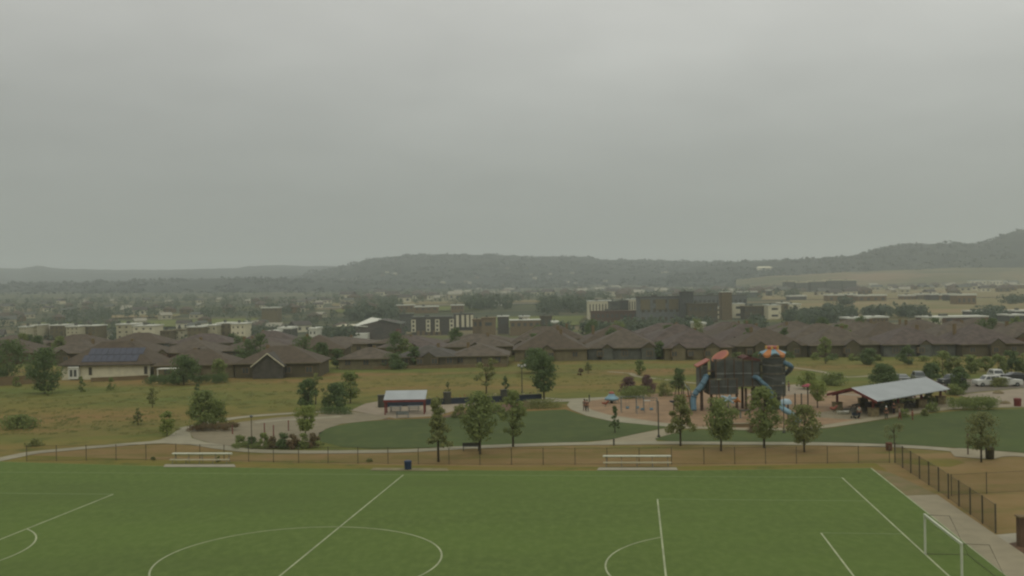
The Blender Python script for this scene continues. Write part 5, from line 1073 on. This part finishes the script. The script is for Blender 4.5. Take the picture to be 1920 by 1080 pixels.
# houses up the ridge slope, on the hillside itself
bpy.context.view_layer.update()
def hill_hit(px, row, ns=('forest_hill', 'ridge_hill')):
    best = None
    for n_ in ns:
        m_ = bpy.data.objects[n_].data; q = BVHTree.FromPolygons([v.co for v in m_.vertices], [tuple(p.vertices) for p in m_.polygons]).ray_cast(Vector((0, 0, CH)), ray(px, row).normalized())
        if q[0] and (best is None or q[0].y < best.y): best = q[0]
    return best
rh = bpy.data.objects['ridge_hill']
from mathutils.bvhtree import BVHTree
me = rh.data; bv = BVHTree.FromPolygons([v.co for v in me.vertices], [tuple(p.vertices) for p in me.polygons])
for _ in range(42):
    px = random.uniform(560, 1460); d = random.uniform(2540, 3400); x = (px-960)/F*d
    hit = bv.ray_cast(Vector((x, d, 500)), Vector((0, 0, -1)))
    if hit[0]: far_house(px, d, 'one of the specks of houses on the wooded ridge', 'houses on the wooded ridge', dz=hit[0].z-ground_z(x, d), sc=.85)
q = hill_hit(1434, 506.5)
t = thing('hill_villa', 'pale long villa high on the forested hill', 'house', q, 0)
MB().box(-22, 22, 0, 12, -8, 6, M['offwhite']).build('wall', t); b = MB(); hip_roof(b, -22, 22, 0, 12, 6.01, 11, 1.5, M['offwhite']); b.build('roof', t)
# scrub oak and pine covering the hills: uncountable
random.seed(44); b = MB(); hm_ = mat('hill_leaf', A(46, 56, 40), col2=A(26, 36, 28), island=True, scale=.01)
for nm, cnt in (('ridge_hill', 2300), ('forest_hill', 1900), ('foothill', 1300)):
    m_ = bpy.data.objects[nm].data; vv = [v.co for v in m_.vertices]
    for _ in range(cnt):
        p = random.choice(m_.polygons).vertices; q = vv[p[0]].lerp(vv[p[2]], random.random())+Vector((random.uniform(-15, 15), 0, 0))
        if noise.noise(q*.004) < -.25: continue
        sz = random.uniform(9, 20)
        for _ in range(9):
            e = rnd_ball(1); e.z = abs(e.z)*.8; add_leaf(b, q+Vector((e.x*sz, e.y*sz, e.z*sz*.55)), sz*.55, hm_, e)
tag(b.build('hill_wood'), 'dark scrub and pine woods covering the hills', 'trees', kind='stuff')
# fields of the valley
def field(name, px0, px1, d0, d1, m, up=.7):
    n = 14; k = 10; b = MB()
    for j in range(k+1):
        d = d0+(d1-d0)*j/k
        for i in range(n+1):
            px = px0+(px1-px0)*i/n+40*noise.noise(Vector((d*.01, px0, 0)))*(1 if i in (0, n) else 0); x = (px-960)/F*d; b.v.append((x, d, ground_z(x, d)+up))
    for j in range(k):
        for i in range(n): b.f.append((j*(n+1)+i, j*(n+1)+i+1, (j+1)*(n+1)+i+1, (j+1)*(n+1)+i)); b.m.append(0)
    b.mats = [m]; return struct(b.build(name))
tanf = ground_mat('tanfield', [A(128, 116, 82), (A(106, 106, 66), (.008, .02, 1), .45, .6, 7), (A(140, 120, 90), (.004, .02, 1), .52, .66, 6)])
greenf = ground_mat('greenfield', [A(102, 108, 56), (A(88, 94, 52), (.008, .02, 1), .45, .65, 7)])
field('dry_field', 1480, 2200, 660, 1100, tanf); field('dry_field', 1430, 2200, 1130, 1850, tanf); field('green_field', 925, 1090, 700, 800, greenf)
field('green_field', 640, 900, 900, 1010, greenf); field('dry_field', 620, 1060, 1150, 1280, tanf); field('green_field', 60, 470, 760, 850, greenf, 1); field('dry_field', 1240, 1500, 1300, 1500, tanf)
field('dry_field', 200, 330, 900, 960, tanf, 1)
road = mat('highway', A(150, 142, 120)); field('highway', 600, 1120, 1060, 1090, road, 1)
# ------------------------------------------------------------ woods of the valley (uncountable)
def wood(name, label, spots, leaf, s0, s1, n=70, seed=1):
    random.seed(seed); b = MB(); m = LEAF[leaf]; k0 = b.mi(m)
    for px, d in spots:
        p = Q(px, d); s = random.uniform(s0, s1); ls = s*.24
        for _ in range(n):
            q = rnd_ball(1); q = q.normalized()*(.5+.5*random.random()); c = Vector((p.x+q.x*s*.55, p.y+q.y*s*.55, p.z+s*.5+q.z*s*.52))
            add_leaf(b, c, ls, m, q)
    return tag(b.build(name), label, 'trees', kind='stuff')
random.seed(31)
def scat(n, x0, x1, d0, d1, f=None):
    r = []
    while len(r) < n:
        px, d = random.uniform(x0, x1), d0*(d1/d0)**random.random()
        if noise.noise(Vector((px*.012, d*.006, 3.3))) > -.05+random.uniform(-.25, .2): r.append((px, d))
    return r
wood('valley_wood', 'belts of dark trees across the left valley', scat(1150, -60, 760, 480, 2100), 'far', 4.5, 9, 34, 1)
wood('suburb_wood', 'dark trees between the far suburb houses below the ridge', scat(700, 640, 1500, 1150, 2400), 'far', 6, 12, 32, 2)
wood('plain_wood', 'tree belts on the dry plain at the right', [(px+random.gauss(0, w), d+random.gauss(0, 15)) for px, w, d, n in [(1560, 18, 700, 34), (1515, 12, 640, 22), (1715, 18, 680, 26), (1640, 16, 690, 22), (1855, 14, 640, 16), (1520, 40, 600, 30), (1590, 10, 900, 10), (1900, 20, 900, 14)] for _ in range(n)], 'far', 6, 10, 60, 3)
wood('village_wood', 'dark trees between the civic complex and the villa roofs', [(px_, random.uniform(420, 560)) for px_ in [random.uniform(1030, 1330) for _ in range(76)]+[random.uniform(1400, 1436) for _ in range(8)]+[random.uniform(1500, 1540) for _ in range(8)]], 'far', 5, 8, 60, 4)
wood('dark_wood', 'dark wood behind the tan buildings left of the apartments', [(random.uniform(650, 745), random.uniform(800, 880)) for _ in range(40)]+[(random.uniform(870, 960), random.uniform(900, 980)) for _ in range(26)]+[(random.uniform(1010, 1110), random.uniform(820, 950)) for _ in range(30)], 'far', 8, 13, 60, 5)
for i in range(46):
    random.seed(900+i); px, d = random.choice([(random.uniform(960, 1920), random.choice([261, 288, 316, 345])), (random.uniform(0, 950), random.choice([245, 285, 306, 340]))])
    p = Q(px, d+random.uniform(-2, 2)); h = random.uniform(4.5, 7.5)
    if 160 < px < 280 and d < 250 or 635 < px < 710 or 760 < px < 850 and d > 260: continue
    tree(0, 0, 0, 0, random.choice(['oval', 'dome']), random.choice(['dark', 'dark', 'mid']), 'one of the dark green trees standing between the rows of brown roofs', hc=.15, n=420, ls=.5, group='trees between the villa rows', loc=p, hgt=h, w=h*random.uniform(.6, .9))
# ------------------------------------------------------------ haze
hm = bpy.data.materials.new('haze'); hm.use_nodes = True; n_ = hm.node_tree.nodes; n_.clear()
ho = n_.new('ShaderNodeOutputMaterial'); pv = n_.new('ShaderNodeVolumePrincipled'); pv.inputs['Color'].default_value = (.86, .92, .9, 1); pv.inputs['Density'].default_value = .0002; pv.inputs['Anisotropy'].default_value = .2
hm.node_tree.links.new(pv.outputs[0], ho.inputs['Volume'])
hb = MB().box(-8500, 8500, -400, 9500, -45, 330, hm).build('haze'); tag(hb, 'thin grey haze filling the valley air', 'haze', kind='stuff')
